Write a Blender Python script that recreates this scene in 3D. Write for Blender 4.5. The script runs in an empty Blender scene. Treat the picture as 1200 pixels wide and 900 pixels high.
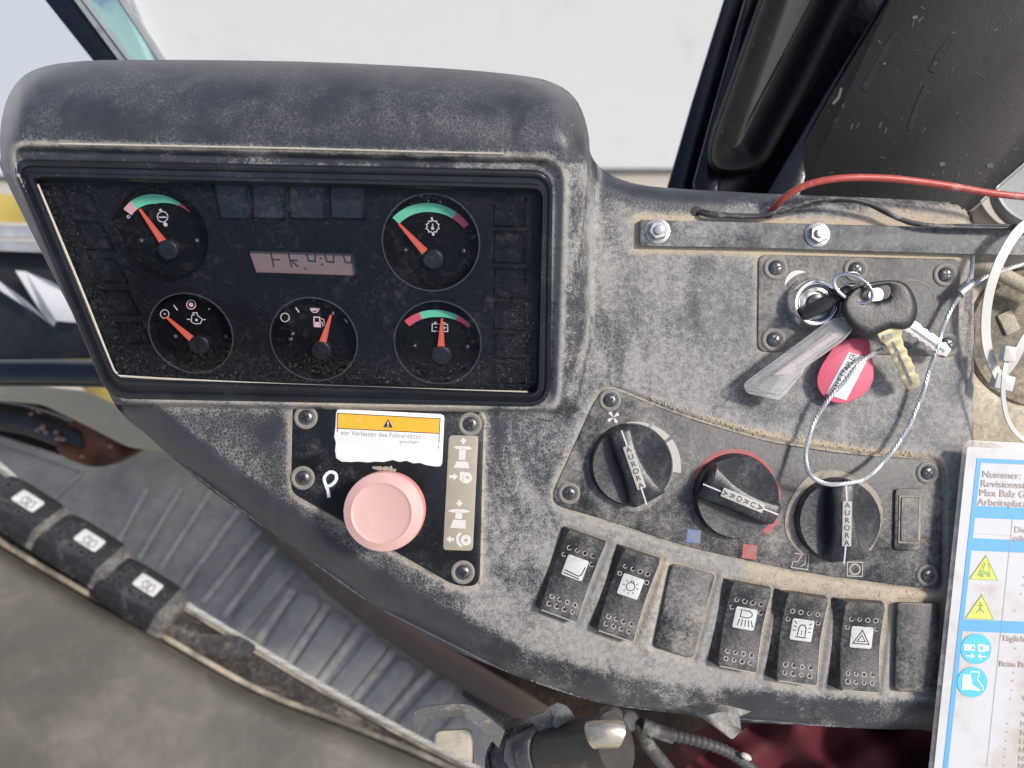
import bpy, math, random
import numpy as np
from mathutils import Vector, Matrix, geometry
random.seed(7)
R = math.radians
SC = bpy.context.scene
COL = SC.collection
# ------------------------------------------------------------------ camera, sky, sun, exposure
CX, CY, F, D = 600.0, 450.0, 870.0, 0.435      # picture centre, focal length in photo pixels, distance camera - dashboard
TILT, CAM_H = R(35), 2.6                        # camera looks 55 degrees down from 2.6 m above the ground
RT = Matrix.Translation((0, 0, CAM_H)) @ Matrix.Rotation(TILT, 4, 'X') @ Matrix.Translation((0, 0, -D))
RTI = RT.inverted()
cd = bpy.data.cameras.new("camera"); cam = bpy.data.objects.new("camera", cd); COL.objects.link(cam)
cd.sensor_width = 36; cd.lens = 36 * F / 1200; cd.clip_start = 0.01; cd.clip_end = 400
cd.dof.use_dof = True; cd.dof.focus_distance = D - 0.004; cd.dof.aperture_fstop = 6.0
cam.matrix_world = RT @ Matrix.Translation((0, 0, D))
SC.camera = cam
SUN_DIR = Vector((0.60, -0.24, 0.77)).normalized()
elev = math.asin(SUN_DIR.z); azim = math.atan2(SUN_DIR.x, SUN_DIR.y)
w = bpy.data.worlds.new("World"); SC.world = w; w.use_nodes = True
nt = w.node_tree; bg = nt.nodes['Background']
sky = nt.nodes.new('ShaderNodeTexSky'); sky.sky_type = 'NISHITA'; sky.sun_disc = False
sky.sun_elevation = elev; sky.sun_rotation = azim; sky.air_density = 1.0; sky.dust_density = 2.5; sky.ozone_density = 0.8
nt.links.new(sky.outputs[0], bg.inputs[0]); bg.inputs[1].default_value = 0.125
sl = bpy.data.lights.new("sun", 'SUN'); so = bpy.data.objects.new("sun", sl); COL.objects.link(so)
sl.energy = 2.8; sl.angle = R(8); sl.color = (1, 0.955, 0.90)
so.rotation_euler = SUN_DIR.to_track_quat('Z', 'Y').to_euler()
SC.view_settings.view_transform = 'Standard'; SC.view_settings.look = 'None'
SC.view_settings.exposure = 0.36; SC.view_settings.gamma = 1.0
SC.cycles.max_bounces = 6; SC.cycles.transparent_max_bounces = 12
SC.cycles.use_denoising = True

# ------------------------------------------------------------------ geometry helpers
def P(px, py, z=0.0):
    k = (D - z) / F
    return Vector(((px - CX) * k, (CY - py) * k, z))
def PG(px, py, h):
    """point of the horizontal world plane at height h seen at that pixel, in the view frame"""
    o = Vector((0, 0, CAM_H)); d = (RT.to_3x3() @ Vector(((px - CX) / F, (CY - py) / F, -1)))
    return RTI @ (o + d * ((h - CAM_H) / d.z))
def lerp(a, b, t): return a + (b - a) * t
def sstep(a, b, x):
    t = np.clip((x - a) / (b - a), 0, 1); return t * t * (3 - 2 * t)
def area(c):
    return sum(c[i][0] * c[(i + 1) % len(c)][1] - c[(i + 1) % len(c)][0] * c[i][1] for i in range(len(c))) / 2
def inset(c, d):
    s = 1 if area(c) > 0 else -1; n = len(c); out = []
    for i in range(n):
        p0, p1, p2 = c[i - 1], c[i], c[(i + 1) % n]
        e1 = Vector((p1[0] - p0[0], p1[1] - p0[1])).normalized(); e2 = Vector((p2[0] - p1[0], p2[1] - p1[1])).normalized()
        n1 = Vector((-e1.y, e1.x)) * s; n2 = Vector((-e2.y, e2.x)) * s
        m = n1 + n2; m = m / max(m.dot(n1), 0.35)
        r = (p1[2] if len(p1) > 2 else 0)
        out.append((p1[0] + m.x * d, p1[1] + m.y * d, max(r - d, 0.3) if r else 0))
    return out
def rpoly(c, seg=5):
    out = []; n = len(c)
    for i in range(n):
        p0, p1, p2 = Vector(c[i - 1][:2]), Vector(c[i][:2]), Vector(c[(i + 1) % n][:2])
        r = c[i][2] if len(c[i]) > 2 else 0
        a = min(r, (p0 - p1).length * .48); b = min(r, (p2 - p1).length * .48)
        A = p1 + (p0 - p1).normalized() * a; B = p1 + (p2 - p1).normalized() * b
        for k in range(seg + 1):
            t = k / seg; q = A * (1 - t) ** 2 + p1 * 2 * t * (1 - t) + B * t * t
            out.append((q.x, q.y))
    return out
def catmull(pts, n=8, closed=False):
    pts = [Vector(p) for p in pts]; out = []; N = len(pts)
    for i in range(N if closed else N - 1):
        g = (lambda j: pts[j % N]) if closed else (lambda j: pts[max(0, min(N - 1, j))])
        p0, p1, p2, p3 = g(i - 1), g(i), g(i + 1), g(i + 2)
        for k in range(n):
            t = k / n
            out.append(0.5 * ((2 * p1) + (p2 - p0) * t + (2 * p0 - 5 * p1 + 4 * p2 - p3) * t * t + (3 * p1 - p0 - 3 * p2 + p3) * t ** 3))
    if not closed: out.append(pts[-1])
    return out
def FR(px, py, z=0.0, ang=0.0, nrm=None):
    """local frame whose unit is one photo pixel at depth z; ang in degrees counter-clockwise"""
    u = (D - z) / F
    m = Matrix.Translation(P(px, py, z))
    if nrm is not None: m = m @ Vector((0, 0, 1)).rotation_difference(nrm).to_matrix().to_4x4()
    return m @ Matrix.Rotation(R(ang), 4, 'Z') @ Matrix.Scale(u, 4)

ORG = {}
def thing(name, label, cat, loc=(0, 0, 0), group=None, kind=None):
    o = bpy.data.objects.new(name, None); COL.objects.link(o); o.location = loc
    o.empty_display_size = .01
    o['label'] = label; o['category'] = cat
    if group: o['group'] = group
    if kind: o['kind'] = kind
    ORG[o] = Vector(loc); return o
def tag(o, label, cat, group=None):
    o['label'] = label; o['category'] = cat
    if group: o['group'] = group
    return o
class MB:
    def __init__(s, M=None): s.v = []; s.f = []; s.M = M or Matrix.Identity(4)
    def vs(s, pts):
        i = len(s.v); s.v += [s.M @ Vector((p[0], p[1], p[2] if len(p) > 2 else 0)) for p in pts]; return list(range(i, i + len(pts)))
    def loops(s, L, closed=True, c0=False, c1=False):
        ids = [s.vs(l) for l in L]
        for a, b in zip(ids, ids[1:]):
            n = len(a)
            for k in range(n if closed else n - 1):
                s.f.append((a[k], a[(k + 1) % n], b[(k + 1) % n], b[k]))
        if c0: s.f.append(tuple(reversed(ids[0])))
        if c1: s.f.append(tuple(ids[-1]))
        return s
    def plate(s, c, z0, z1, b=1.0, seg=5):
        c0 = rpoly(c, seg); c1 = rpoly(inset(c, b), seg); cm = rpoly(inset(c, b * .3), seg)
        return s.loops([[(x, y, z0) for x, y in c0], [(x, y, z1 - b) for x, y in c0], [(x, y, z1 - b * .3) for x, y in cm], [(x, y, z1) for x, y in c1]], c1=True)
    def poly(s, c, z=0.0):
        s.f.append(tuple(s.vs([(p[0], p[1], z) for p in c]))); return s
    def box(s, x0, x1, y0, y1, z0, z1):
        return s.loops([[(x0, y0, z0), (x1, y0, z0), (x1, y1, z0), (x0, y1, z0)], [(x0, y0, z1), (x1, y0, z1), (x1, y1, z1), (x0, y1, z1)]], c0=True, c1=True)
    def lathe(s, prof, n=24, cx=0, cy=0, cap0=False, cap1=True, sy=1.0):
        L = [[(cx + r * math.cos(2 * math.pi * k / n), cy + sy * r * math.sin(2 * math.pi * k / n), h) for k in range(n)] for r, h in prof]
        return s.loops(L, c0=cap0, c1=cap1)
    def tube(s, pts, r, n=8, caps=True, flat=1.0, up=None):
        pts = [Vector(p) for p in pts]; L = []; prev = None
        for i, p in enumerate(pts):
            t = (pts[min(i + 1, len(pts) - 1)] - pts[max(i - 1, 0)]).normalized()
            if prev is None:
                a = Vector(up) if up else Vector((0, 0, 1)); 
                if abs(t.dot(a)) > .95: a = Vector((0, 1, 0))
            else: a = prev
            x = t.cross(a).normalized(); y = x.cross(t).normalized(); prev = y
            rr = r(i / (len(pts) - 1)) if callable(r) else r
            L.append([tuple(p + x * rr * math.cos(2 * math.pi * k / n) + y * rr * flat * math.sin(2 * math.pi * k / n)) for k in range(n)])
        return s.loops(L, c0=caps, c1=caps)
    def stroke(s, pts, w, z=0.0, closed=False):
        p = [Vector(q[:2]) for q in pts]; n = len(p); A = []; B = []
        for i in range(n):
            a = p[i - 1] if (i > 0 or closed) else p[i]; b = p[(i + 1) % n] if (i < n - 1 or closed) else p[i]
            d1 = (p[i] - a).normalized() if (p[i] - a).length else (b - p[i]).normalized()
            d2 = (b - p[i]).normalized() if (b - p[i]).length else d1
            m = Vector((-d1.y - d2.y, d1.x + d2.x)); m = m / max(m.length, 1e-6)
            k = 1 / max(abs(m.dot(Vector((-d1.y, d1.x)))), .4)
            A.append((p[i].x + m.x * w / 2 * k, p[i].y + m.y * w / 2 * k, z)); B.append((p[i].x - m.x * w / 2 * k, p[i].y - m.y * w / 2 * k, z))
        if closed: A.append(A[0]); B.append(B[0])
        return s.loops([B, A], closed=False)
    def circ(s, cx, cy, r, w, z=0.0, n=20, a0=0, a1=360, sy=1.0):
        full = a1 - a0 >= 360
        pts = [(cx + r * math.cos(R(a0 + (a1 - a0) * k / n)), cy + sy * r * math.sin(R(a0 + (a1 - a0) * k / n))) for k in range(n if full else n + 1)]
        return s.stroke(pts, w, z, closed=full)
    def disc(s, cx, cy, r, z=0.0, n=20, sy=1.0):
        return s.poly([(cx + r * math.cos(2 * math.pi * k / n), cy + sy * r * math.sin(2 * math.pi * k / n)) for k in range(n)], z)
    def build(s, name, mat, parent=None, smooth=40, kind=None, label=None):
        org = ORG[parent] if parent is not None else (sum(s.v, Vector()) / max(len(s.v), 1))
        me = bpy.data.meshes.new(name)
        me.from_pydata([tuple(v - org) for v in s.v], [], s.f)
        me.materials.append(mat); me.validate()
        if smooth:
            me.polygons.foreach_set('use_smooth', [True] * len(me.polygons)); me.set_sharp_from_angle(angle=R(smooth))
        o = bpy.data.objects.new(name, me); COL.objects.link(o)
        ORG[o] = org
        if parent is not None: o.parent = parent
        else: o.location = org
        if kind: o['kind'] = kind
        if label: o['label'] = label
        return o
def put(name, me_obj, parent, loc, rot=0, nrm=None):
    """another copy of a small piece (and its own pieces) at view-frame loc; the prototype is centred on its own origin"""
    o = me_obj.copy(); COL.objects.link(o); o.name = name; o.parent = parent
    m = Matrix.Translation(Vector(loc) - ORG[parent])
    if nrm is not None: m = m @ Vector((0, 0, 1)).rotation_difference(nrm).to_matrix().to_4x4()
    o.matrix_local = m @ Matrix.Rotation(R(rot), 4, 'Z')
    ORG[o] = Vector(loc)
    for ch in PROTO_CH.get(me_obj, []):
        c = ch.copy(); COL.objects.link(c); c.parent = o; c.matrix_local = Matrix.Identity(4)
    return o
PROTO_CH = {}
def text(body, size, M, mat, parent, name='lettering', align='LEFT', bold=0.0, sx=1.0, spacing=1.0):
    cu = bpy.data.curves.new(name, 'FONT'); cu.body = body; cu.size = 1.38; cu.align_x = align; cu.fill_mode = 'BOTH'
    cu.offset = bold; cu.resolution_u = 3; cu.space_character = spacing
    t = bpy.data.objects.new(name, cu); COL.objects.link(t)
    me = bpy.data.meshes.new_from_object(t); bpy.data.objects.remove(t); me.name = name
    me.transform(Matrix.Translation(-ORG[parent]) @ M @ Matrix.Diagonal((size * sx, size, 1, 1)))
    me.materials.clear(); me.materials.append(mat)
    o = bpy.data.objects.new(name, me); COL.objects.link(o); o.parent = parent; ORG[o] = ORG[parent]; return o

# ------------------------------------------------------------------ materials
class N:
    def __init__(s, name):
        s.m = bpy.data.materials.new(name); s.m.use_nodes = True; s.t = s.m.node_tree; s.t.nodes.clear()
        s.out = s.n('ShaderNodeOutputMaterial'); s.tc = s.n('ShaderNodeTexCoord').outputs['Object']
    def n(s, ty, **k):
        x = s.t.nodes.new(ty)
        for a, b in k.items():
            if hasattr(x, a): setattr(x, a, b)
            else: x.inputs[a].default_value = b
        return x
    def L(s, a, b): s.t.links.new(a, b)
    def noise(s, sc, det=5, ro=.6, dist=0, vec=None):
        x = s.n('ShaderNodeTexNoise'); x.inputs['Scale'].default_value = sc; x.inputs['Detail'].default_value = det
        x.inputs['Roughness'].default_value = ro; x.inputs['Distortion'].default_value = dist; s.L(vec or s.tc, x.inputs['Vector']); return x.outputs['Fac']
    def edge(s, sc, vec=None):
        x = s.n('ShaderNodeTexVoronoi', feature='DISTANCE_TO_EDGE'); x.inputs['Scale'].default_value = sc; s.L(vec or s.tc, x.inputs['Vector']); return x.outputs['Distance']
    def vor(s, sc, vec=None):
        x = s.n('ShaderNodeTexVoronoi'); x.inputs['Scale'].default_value = sc; s.L(vec or s.tc, x.inputs['Vector']); return x.outputs['Distance']
    def warp(s, sc, amt):
        nz = s.n('ShaderNodeTexNoise'); nz.inputs['Scale'].default_value = sc; nz.inputs['Detail'].default_value = 3; s.L(s.tc, nz.inputs['Vector'])
        mm = s.n('ShaderNodeVectorMath', operation='MULTIPLY_ADD'); s.L(nz.outputs['Color'], mm.inputs[0]); mm.inputs[1].default_value = (amt,) * 3; s.L(s.tc, mm.inputs[2]); return mm.outputs[0]
    def stretch(s, rot, sc):
        mp = s.n('ShaderNodeMapping'); mp.inputs['Rotation'].default_value = rot; mp.inputs['Scale'].default_value = sc; s.L(s.tc, mp.inputs['Vector']); return mp.outputs[0]
    def ma(s, op, a, b=0.0, c=0.0, clamp=False):
        x = s.n('ShaderNodeMath', operation=op); x.use_clamp = clamp
        for i, q in enumerate((a, b, c)):
            if isinstance(q, (int, float)): x.inputs[i].default_value = q
            else: s.L(q, x.inputs[i])
        return x.outputs[0]
    def mr(s, v, a, b, lo=0.0, hi=1.0, smooth=True):
        x = s.n('ShaderNodeMapRange'); x.interpolation_type = 'SMOOTHSTEP' if smooth else 'LINEAR'; s.L(v, x.inputs['Value'])
        x.inputs['From Min'].default_value = a; x.inputs['From Max'].default_value = b; x.inputs['To Min'].default_value = lo; x.inputs['To Max'].default_value = hi
        return x.outputs['Result']
    def mix(s, f, a, b):
        x = s.n('ShaderNodeMix', data_type='RGBA')
        for k, q in ((0, f), (6, a), (7, b)):
            if isinstance(q, (int, float)): x.inputs[k].default_value = q
            elif isinstance(q, tuple): x.inputs[k].default_value = (*q[:3], 1)
            else: s.L(q, x.inputs[k])
        return x.outputs[2]
    def bump(s, h, st, dist, prev=None):
        x = s.n('ShaderNodeBump'); x.inputs['Strength'].default_value = st; x.inputs['Distance'].default_value = dist; s.L(h, x.inputs['Height'])
        if prev: s.L(prev, x.inputs['Normal'])
        return x.outputs[0]
    def bsdf(s, col, rough, metal=0.0, normal=None, **k):
        b = s.n('ShaderNodeBsdfPrincipled')
        for key, q in (('Base Color', col), ('Roughness', rough), ('Metallic', metal)) + tuple(k.items()):
            if isinstance(q, tuple): b.inputs[key].default_value = (*q[:3], 1)
            elif isinstance(q, (int, float)): b.inputs[key].default_value = q
            else: s.L(q, b.inputs[key])
        if normal: s.L(normal, b.inputs['Normal'])
        s.L(b.outputs[0], s.out.inputs[0]); return b
def dusty(name, base, dust=(.36, .335, .29), amt=.0, rough=.5, grain=1.0, attr=False, web=0.0, s=1.0, sand=(.50, .41, .29), top=.85, metal=0.0, contrast=1.0, spec=.5, gsc=900, speck=.25, smear=0.0, k3=1.1, sheen=0.0):
    m = N(name)
    n1 = m.noise(38 * s, 6, .62, .4); n2 = m.noise(300 * s, 5, .68, .6); n3 = m.noise(1000 * s, 4, .72)
    n0 = m.noise(13 * s, 3, .55, .5); k0, k1, k2 = 1.1 * contrast, 1.1 * contrast, .8 * contrast
    f = m.ma('MULTIPLY_ADD', n1, k1, -.5 * (k0 + k1 + k2 + k3)); f = m.ma('MULTIPLY_ADD', n0, k0, f); f = m.ma('MULTIPLY_ADD', n2, k2, f); f = m.ma('MULTIPLY_ADD', n3, k3, f)
    if smear:
        ns = m.noise(26 * s, 5, .6, 1.6, m.stretch((0, 0, .5), (1, .35, 1))); f = m.ma('MULTIPLY_ADD', ns, smear, f); f = m.ma('SUBTRACT', f, smear * .5)
    if attr:
        at = m.n('ShaderNodeAttribute', attribute_name='dust'); sp = m.n('ShaderNodeSeparateColor'); m.L(at.outputs['Color'], sp.inputs[0])
        f = m.ma('MULTIPLY', f, m.ma('MULTIPLY_ADD', sp.outputs[2], -.94, 1.0)); f = m.ma('ADD', f, sp.outputs[0])
    f = m.ma('ADD', f, amt * .9 + .24)
    vw = m.warp(500, .0016)
    if web:
        e = m.edge(gsc * .56, vw); e2 = m.edge(gsc * .24, m.warp(260, .005))
        lines = m.ma('MAXIMUM', m.mr(e, .0, .10, 1, -.12), m.mr(e2, 0, .03, .9, -.12))
        mk = m.mr(n1, .3, .62, .35, 1)
        f = m.ma('ADD', f, m.ma('MULTIPLY', m.ma('MULTIPLY', lines, mk), web))
    fc = m.mr(f, .05, 1.05, 0, top)
    base_c = m.mix(m.mr(n1, .3, .7), tuple(c * .8 for c in base), tuple(c * 1.25 for c in base))
    dust_c = m.mix(m.mr(n2, .35, .65), tuple(c * .82 for c in dust), tuple(min(c * 1.12, .8) for c in dust))
    col = m.mix(fc, base_c, dust_c); ro = m.mr(fc, 0, .8, rough, .93)
    vs_ = m.ma('MULTIPLY', m.mr(m.vor(330 * s, m.warp(700, .003)), .06, .13, 1, 0), m.mr(n2, .5, .62)); col = m.mix(m.ma('MULTIPLY', vs_, speck), col, (.55, .52, .46))
    if attr:
        sg = m.ma('MULTIPLY', sp.outputs[1], m.mr(n3, .25, .6, .35, 1.0)); sg = m.mr(m.ma('ADD', sg, m.ma('MULTIPLY_ADD', n2, .7, -.35)), .1, .8)
        sg = m.ma('MULTIPLY', sg, m.mr(sp.outputs[1], .02, .2))
        col = m.mix(sg, col, m.mix(n3, tuple(c * .75 for c in sand), tuple(c * 1.2 for c in sand))); ro = m.ma('MAXIMUM', ro, sg)
    hgt = m.ma('MULTIPLY_ADD', m.edge(gsc, vw), .9, m.ma('MULTIPLY', n3, .6)); nb = m.bump(hgt, .35 * grain, .0004)
    nb = m.bump(n2, .25, .0008, nb)
    met = m.mr(fc, 0, .5, metal, 0) if metal else 0.0
    m.bsdf(col, ro, met, nb, **{'Specular IOR Level': spec, 'Sheen Weight': sheen, 'Sheen Roughness': .4}); return m.m
def plain(name, col, rough=.5, metal=0.0, var=.12, bump=.1, sc=300, dirt=None, dirt_amt=.3, spec=.5, coat=0.0):
    m = N(name); n1 = m.noise(sc, 5, .65); n2 = m.noise(sc * .15, 4, .6, .5)
    c = m.mix(n1, tuple(x * (1 - var) for x in col), tuple(min(x * (1 + var), 1) for x in col))
    r = m.mr(n1, .2, .8, max(rough - .1, .03), min(rough + .12, 1))
    if dirt:
        f = m.mr(m.ma('ADD', m.ma('MULTIPLY', n2, .6), m.ma('MULTIPLY', n1, .4)), .62 - dirt_amt * .4, .72 - dirt_amt * .2)
        f = m.ma('MULTIPLY', f, .85); c = m.mix(f, c, dirt); r = m.ma('MAXIMUM', r, m.ma('MULTIPLY', f, .85))
        if metal: metal = m.mr(f, 0, .6, metal, .1)
    k = {'Coat Weight': coat, 'Specular IOR Level': spec}
    m.bsdf(c, r, metal, m.bump(n1, bump, .0005), **k); return m.m
def clear(name, tint, haze, haze_col=(.6, .58, .54), rough=.08, dust_sc=200, lo=.5, hi=.75, ior=1.45, spec_sc=None, base=.25):
    m = N(name); tr = m.n('ShaderNodeBsdfTransparent'); tr.inputs[0].default_value = (*tint, 1)
    gl = m.n('ShaderNodeBsdfGlossy'); gl.inputs['Roughness'].default_value = rough; gl.inputs[0].default_value = (.9, .93, 1, 1)
    fr = m.n('ShaderNodeFresnel'); fr.inputs[0].default_value = ior
    mx = m.n('ShaderNodeMixShader'); m.L(fr.outputs[0], mx.inputs[0]); m.L(tr.outputs[0], mx.inputs[1]); m.L(gl.outputs[0], mx.inputs[2])
    df = m.n('ShaderNodeBsdfDiffuse'); df.inputs[0].default_value = (*haze_col, 1)
    n1 = m.noise(dust_sc, 7, .72, .8); n2 = m.noise(dust_sc * .12, 4, .6, .3)
    f = m.mr(m.ma('ADD', m.ma('MULTIPLY', n1, .65), m.ma('MULTIPLY', n2, .35)), lo, hi, haze * base, haze)
    if spec_sc:
        v = m.vor(spec_sc, m.warp(900, .0008)); n3 = m.noise(60, 4, .6)
        sp = m.ma('MULTIPLY', m.mr(v, .05, .17, 1, 0), m.mr(n3, .5, .66)); f = m.ma('MAXIMUM', f, m.ma('MULTIPLY', sp, .18))
        at = m.n('ShaderNodeAttribute', attribute_name='dust'); sc2 = m.n('ShaderNodeSeparateColor'); m.L(at.outputs['Color'], sc2.inputs[0])
        st = m.ma('MULTIPLY', m.mr(m.noise(1100, 5, .75, 1.8), .57, .66), sc2.outputs[0]); f = m.ma('MAXIMUM', f, m.ma('MULTIPLY', st, .5))
    m2 = m.n('ShaderNodeMixShader'); m.L(f, m2.inputs[0]); m.L(mx.outputs[0], m2.inputs[1]); m.L(df.outputs[0], m2.inputs[2]); m.L(m2.outputs[0], m.out.inputs[0]); return m.m

M_shell = dusty('dusty_leather_grain', (.036, .039, .047), amt=.10, rough=.38, attr=True, contrast=1.3, web=.55, dust=(.345, .335, .31), smear=2.2, k3=.8, speck=.15, sheen=.12)
M_plate = dusty('dusty_black_plate', (.016, .017, .021), amt=.19, smear=1.0, k3=1.3, rough=.42, grain=.3, dust=(.36, .34, .305), s=1.1, attr=True)
M_plate_clean = dusty('glossy_black_plate', (.010, .011, .013), amt=-.30, rough=.25, grain=.2, s=1.6, top=.6)
M_plate_ign = dusty('dusty_grey_plate', (.04, .041, .044), smear=1.2, amt=.34, rough=.5, grain=.3, dust=(.36, .34, .30), s=1.4)
M_bezel = dusty('dark_bezel_plastic', (.012, .014, .019), amt=-.36, rough=.38, grain=.25, s=.9, top=.6)
M_black = dusty('black_plastic', (.012, .013, .016), amt=-.45, rough=.4, grain=.2, top=.4)
M_knob = dusty('knob_plastic', (.018, .019, .023), amt=-.02, smear=.9, rough=.34, grain=.5, s=1.2, top=.65, dust=(.28, .26, .23))
M_rocker = dusty('rocker_plastic', (.016, .016, .018), amt=.06, smear=.8, rough=.4, grain=.6, s=1.3, dust=(.36, .335, .29), top=.75)
M_dial = plain('dial_black', (.004, .0045, .005), .5, spec=.15, var=.3)
M_panelface = plain('cluster_panel_black', (.0065, .0075, .0105), .55, spec=.2, var=.3, dirt=(.03, .03, .03), dirt_amt=.12)
M_window = plain('lamp_window_grey', (.016, .018, .023), .3, var=.5, sc=90)
M_windowdark = plain('lamp_window_dark', (.007, .008, .010), .45, var=.5, sc=90, spec=.2)
M_green = plain('scale_green', (.16, .62, .38), .5, var=.1)
M_red = plain('scale_red', (.75, .10, .14), .5, var=.1)
M_pinkish = plain('scale_pink', (.80, .42, .42), .5, var=.1)
M_orange = plain('needle_orange', (.80, .11, .05), .45, var=.05)
M_mark = plain('mark_white', (.62, .58, .57), .6, var=.12)
M_markpink = plain('mark_pink', (.75, .50, .52), .6, var=.1)
M_lcd = plain('display_pink_grey', (.23, .16, .15), .4, var=.12, sc=60)
M_lcdink = plain('display_ink', (.03, .03, .05), .5)
M_glass = clear('dusty_cluster_glass', (.90, .92, .95), .07, rough=.04, base=.0, spec_sc=520, lo=.5, hi=.8, ior=1.2)
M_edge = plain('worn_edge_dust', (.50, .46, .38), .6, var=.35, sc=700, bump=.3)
M_ring = plain('rim_grey', (.055, .058, .062), .35, var=.2)
M_steel = plain('zinc_steel', (.45, .45, .44), .38, metal=.9, var=.2, sc=500, dirt=(.33, .30, .26), dirt_amt=.4)
M_chrome = plain('chrome', (.78, .78, .80), .08, metal=1, var=.05, sc=200, dirt=(.4, .36, .3), dirt_amt=.02, bump=.05)
M_screw = plain('dark_screw', (.14, .14, .145), .32, metal=.8, var=.3, sc=700, dirt=(.36, .33, .28), dirt_amt=.2)
M_recess = plain('dark_recess', (.006, .006, .007), .6)
M_washer = plain('dusty_washer', (.23, .215, .19), .7, metal=.2, var=.35, sc=600, bump=.3, dirt=(.05, .05, .05), dirt_amt=.1)
M_brass = plain('brass_key', (.30, .27, .17), .38, metal=.8, var=.15, sc=500, dirt=(.12, .10, .06), dirt_amt=.1)
M_nickel = plain('nickel_key', (.50, .49, .46), .3, metal=.7, var=.06, sc=500)
M_keyhead = dusty('key_head_plastic', (.012, .012, .013), amt=-.24, rough=.4, grain=.3, s=1.5, top=.5)
M_pink = plain('faded_pink_plastic', (.62, .385, .35), .5, var=.08, sc=60, bump=.12, dirt=(.45, .28, .255), dirt_amt=.35)
M_pinkside = plain('red_plastic_side', (.62, .22, .20), .5, var=.1)
M_tag = plain('raspberry_tag', (.62, .10, .16), .5, var=.1, sc=800, bump=.3)
M_cleartag = clear('clear_tag_plastic', (.97, .965, .95), .30, (.88, .86, .82), rough=.10, dust_sc=90, lo=.35, hi=.7, ior=1.45, base=.4)
M_tagpaper = clear('tag_insert', (.97, .93, .93), .45, (.82, .72, .70), rough=.4, dust_sc=60, lo=.3, hi=.6)
M_white = plain('white_label', (.80, .79, .77), .55, var=.05, sc=500, dirt=(.55, .52, .47), dirt_amt=.05)
M_lens = plain('switch_lens_white', (.56, .56, .54), .5, var=.1, sc=400, dirt=(.33, .31, .27), dirt_amt=.28)
M_whitepaint = plain('white_paint_pen', (.72, .76, .80), .5, var=.1)
M_orangelabel = plain('orange_label', (.83, .40, .03), .5, var=.12, sc=900, dirt=(.75, .55, .25), dirt_amt=.1)
M_ink = plain('label_ink', (.03, .03, .03), .6)
M_faint = plain('faded_ink', (.30, .30, .30), .7, var=.4, sc=1500)
M_strip = plain('beige_strip', (.36, .32, .25), .5, var=.2, sc=80, dirt=(.20, .18, .14), dirt_amt=.2)
M_stripmark = plain('strip_print', (.62, .60, .56), .5, var=.08)
M_barsteel = dusty('grimy_painted_bar', (.05, .055, .06), smear=1.2, amt=.26, rough=.5, grain=.2, dust=(.34, .33, .305), s=1.0, top=.9, contrast=1.2)
M_redwire = plain('red_wire', (.42, .07, .055), .42, var=.1, sc=300, dirt=(.55, .28, .22), dirt_amt=.2)
M_blackwire = plain('black_wire', (.035, .036, .04), .5, var=.2, sc=400, dirt=(.25, .235, .21), dirt_amt=.3)
M_cable = plain('steel_cable', (.60, .60, .60), .38, metal=.45, var=.1)
M_nylon = plain('white_nylon', (.56, .545, .50), .4, var=.05, bump=.1)
M_print_dim = plain('dusty_print', (.46, .44, .39), .7, var=.3, sc=900)
M_sand = plain('dry_sand', (.46, .39, .28), .9, var=.35, sc=900, bump=.3)
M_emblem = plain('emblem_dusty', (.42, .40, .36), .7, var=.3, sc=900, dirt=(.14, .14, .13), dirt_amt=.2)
M_printred = plain('print_red', (.40, .09, .09), .6, var=.4, sc=700, dirt=(.24, .19, .17), dirt_amt=.4)
M_printblue = plain('print_blue', (.10, .16, .36), .6, var=.4, sc=700, dirt=(.22, .22, .23), dirt_amt=.4)
M_ringdust = plain('dust_ring', (.38, .335, .265), .85, var=.4, sc=900, bump=.5, dirt=(.10, .098, .09), dirt_amt=.4)
M_paper = plain('card_paper', (.56, .56, .57), .5, var=.03, sc=50, bump=.12, dirt=(.44, .37, .30), dirt_amt=.36)
M_lamin = clear('laminate_film', (.97, .97, .97), .28, (.75, .73, .70), rough=.2, dust_sc=120, lo=.45, hi=.75, ior=1.3)
M_cblue = plain('card_blue', (.12, .37, .62), .5, var=.08, sc=300)
M_cteal = plain('card_teal', (.10, .50, .66), .5, var=.08, sc=300)
M_cyellow = plain('card_yellow', (.83, .75, .13), .5, var=.06)
M_cgreen = plain('card_olive', (.35, .45, .16), .5)
M_cink = plain('card_brown_ink', (.46, .36, .31), .6, var=.1)
M_cgrey = plain('card_grey_ink', (.30, .27, .27), .6, var=.1)
M_pillar = dusty('glossy_black_paint', (.004, .005, .009), amt=-.55, rough=.2, grain=.06, s=.6, top=.5, dust=(.18, .18, .19))
M_handle = dusty('handle_black_plastic', (.009, .009, .010), amt=-.5, rough=.5, spec=.15, grain=.06, s=.5, top=.4)
M_door = dusty('scratched_brown_black', (.0075, .0066, .0062), amt=-.45, rough=.55, spec=.25, grain=.15, s=.5, top=.35, dust=(.20, .18, .17))
M_wall = plain('white_truck_side', (.84, .845, .84), .5, var=.015, sc=9, bump=.02, dirt=(.74, .745, .74), dirt_amt=.2)
M_skyblue = plain('pale_blue_sheet', (.70, .76, .84), .5, var=.03, sc=3, bump=.02)
M_ground = plain('dusty_concrete', (.40, .36, .31), .9, var=.2, sc=12, bump=.4, dirt=(.30, .27, .23), dirt_amt=.3)
M_trim = plain('window_rubber', (.30, .31, .31), .5, var=.25, sc=60, dirt=(.12, .12, .12), dirt_amt=.2)
M_greenglass = clear('green_window_glass', (.46, .70, .63), .25, (.45, .66, .60), rough=.05, dust_sc=40, lo=.3, hi=.7)
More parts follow.
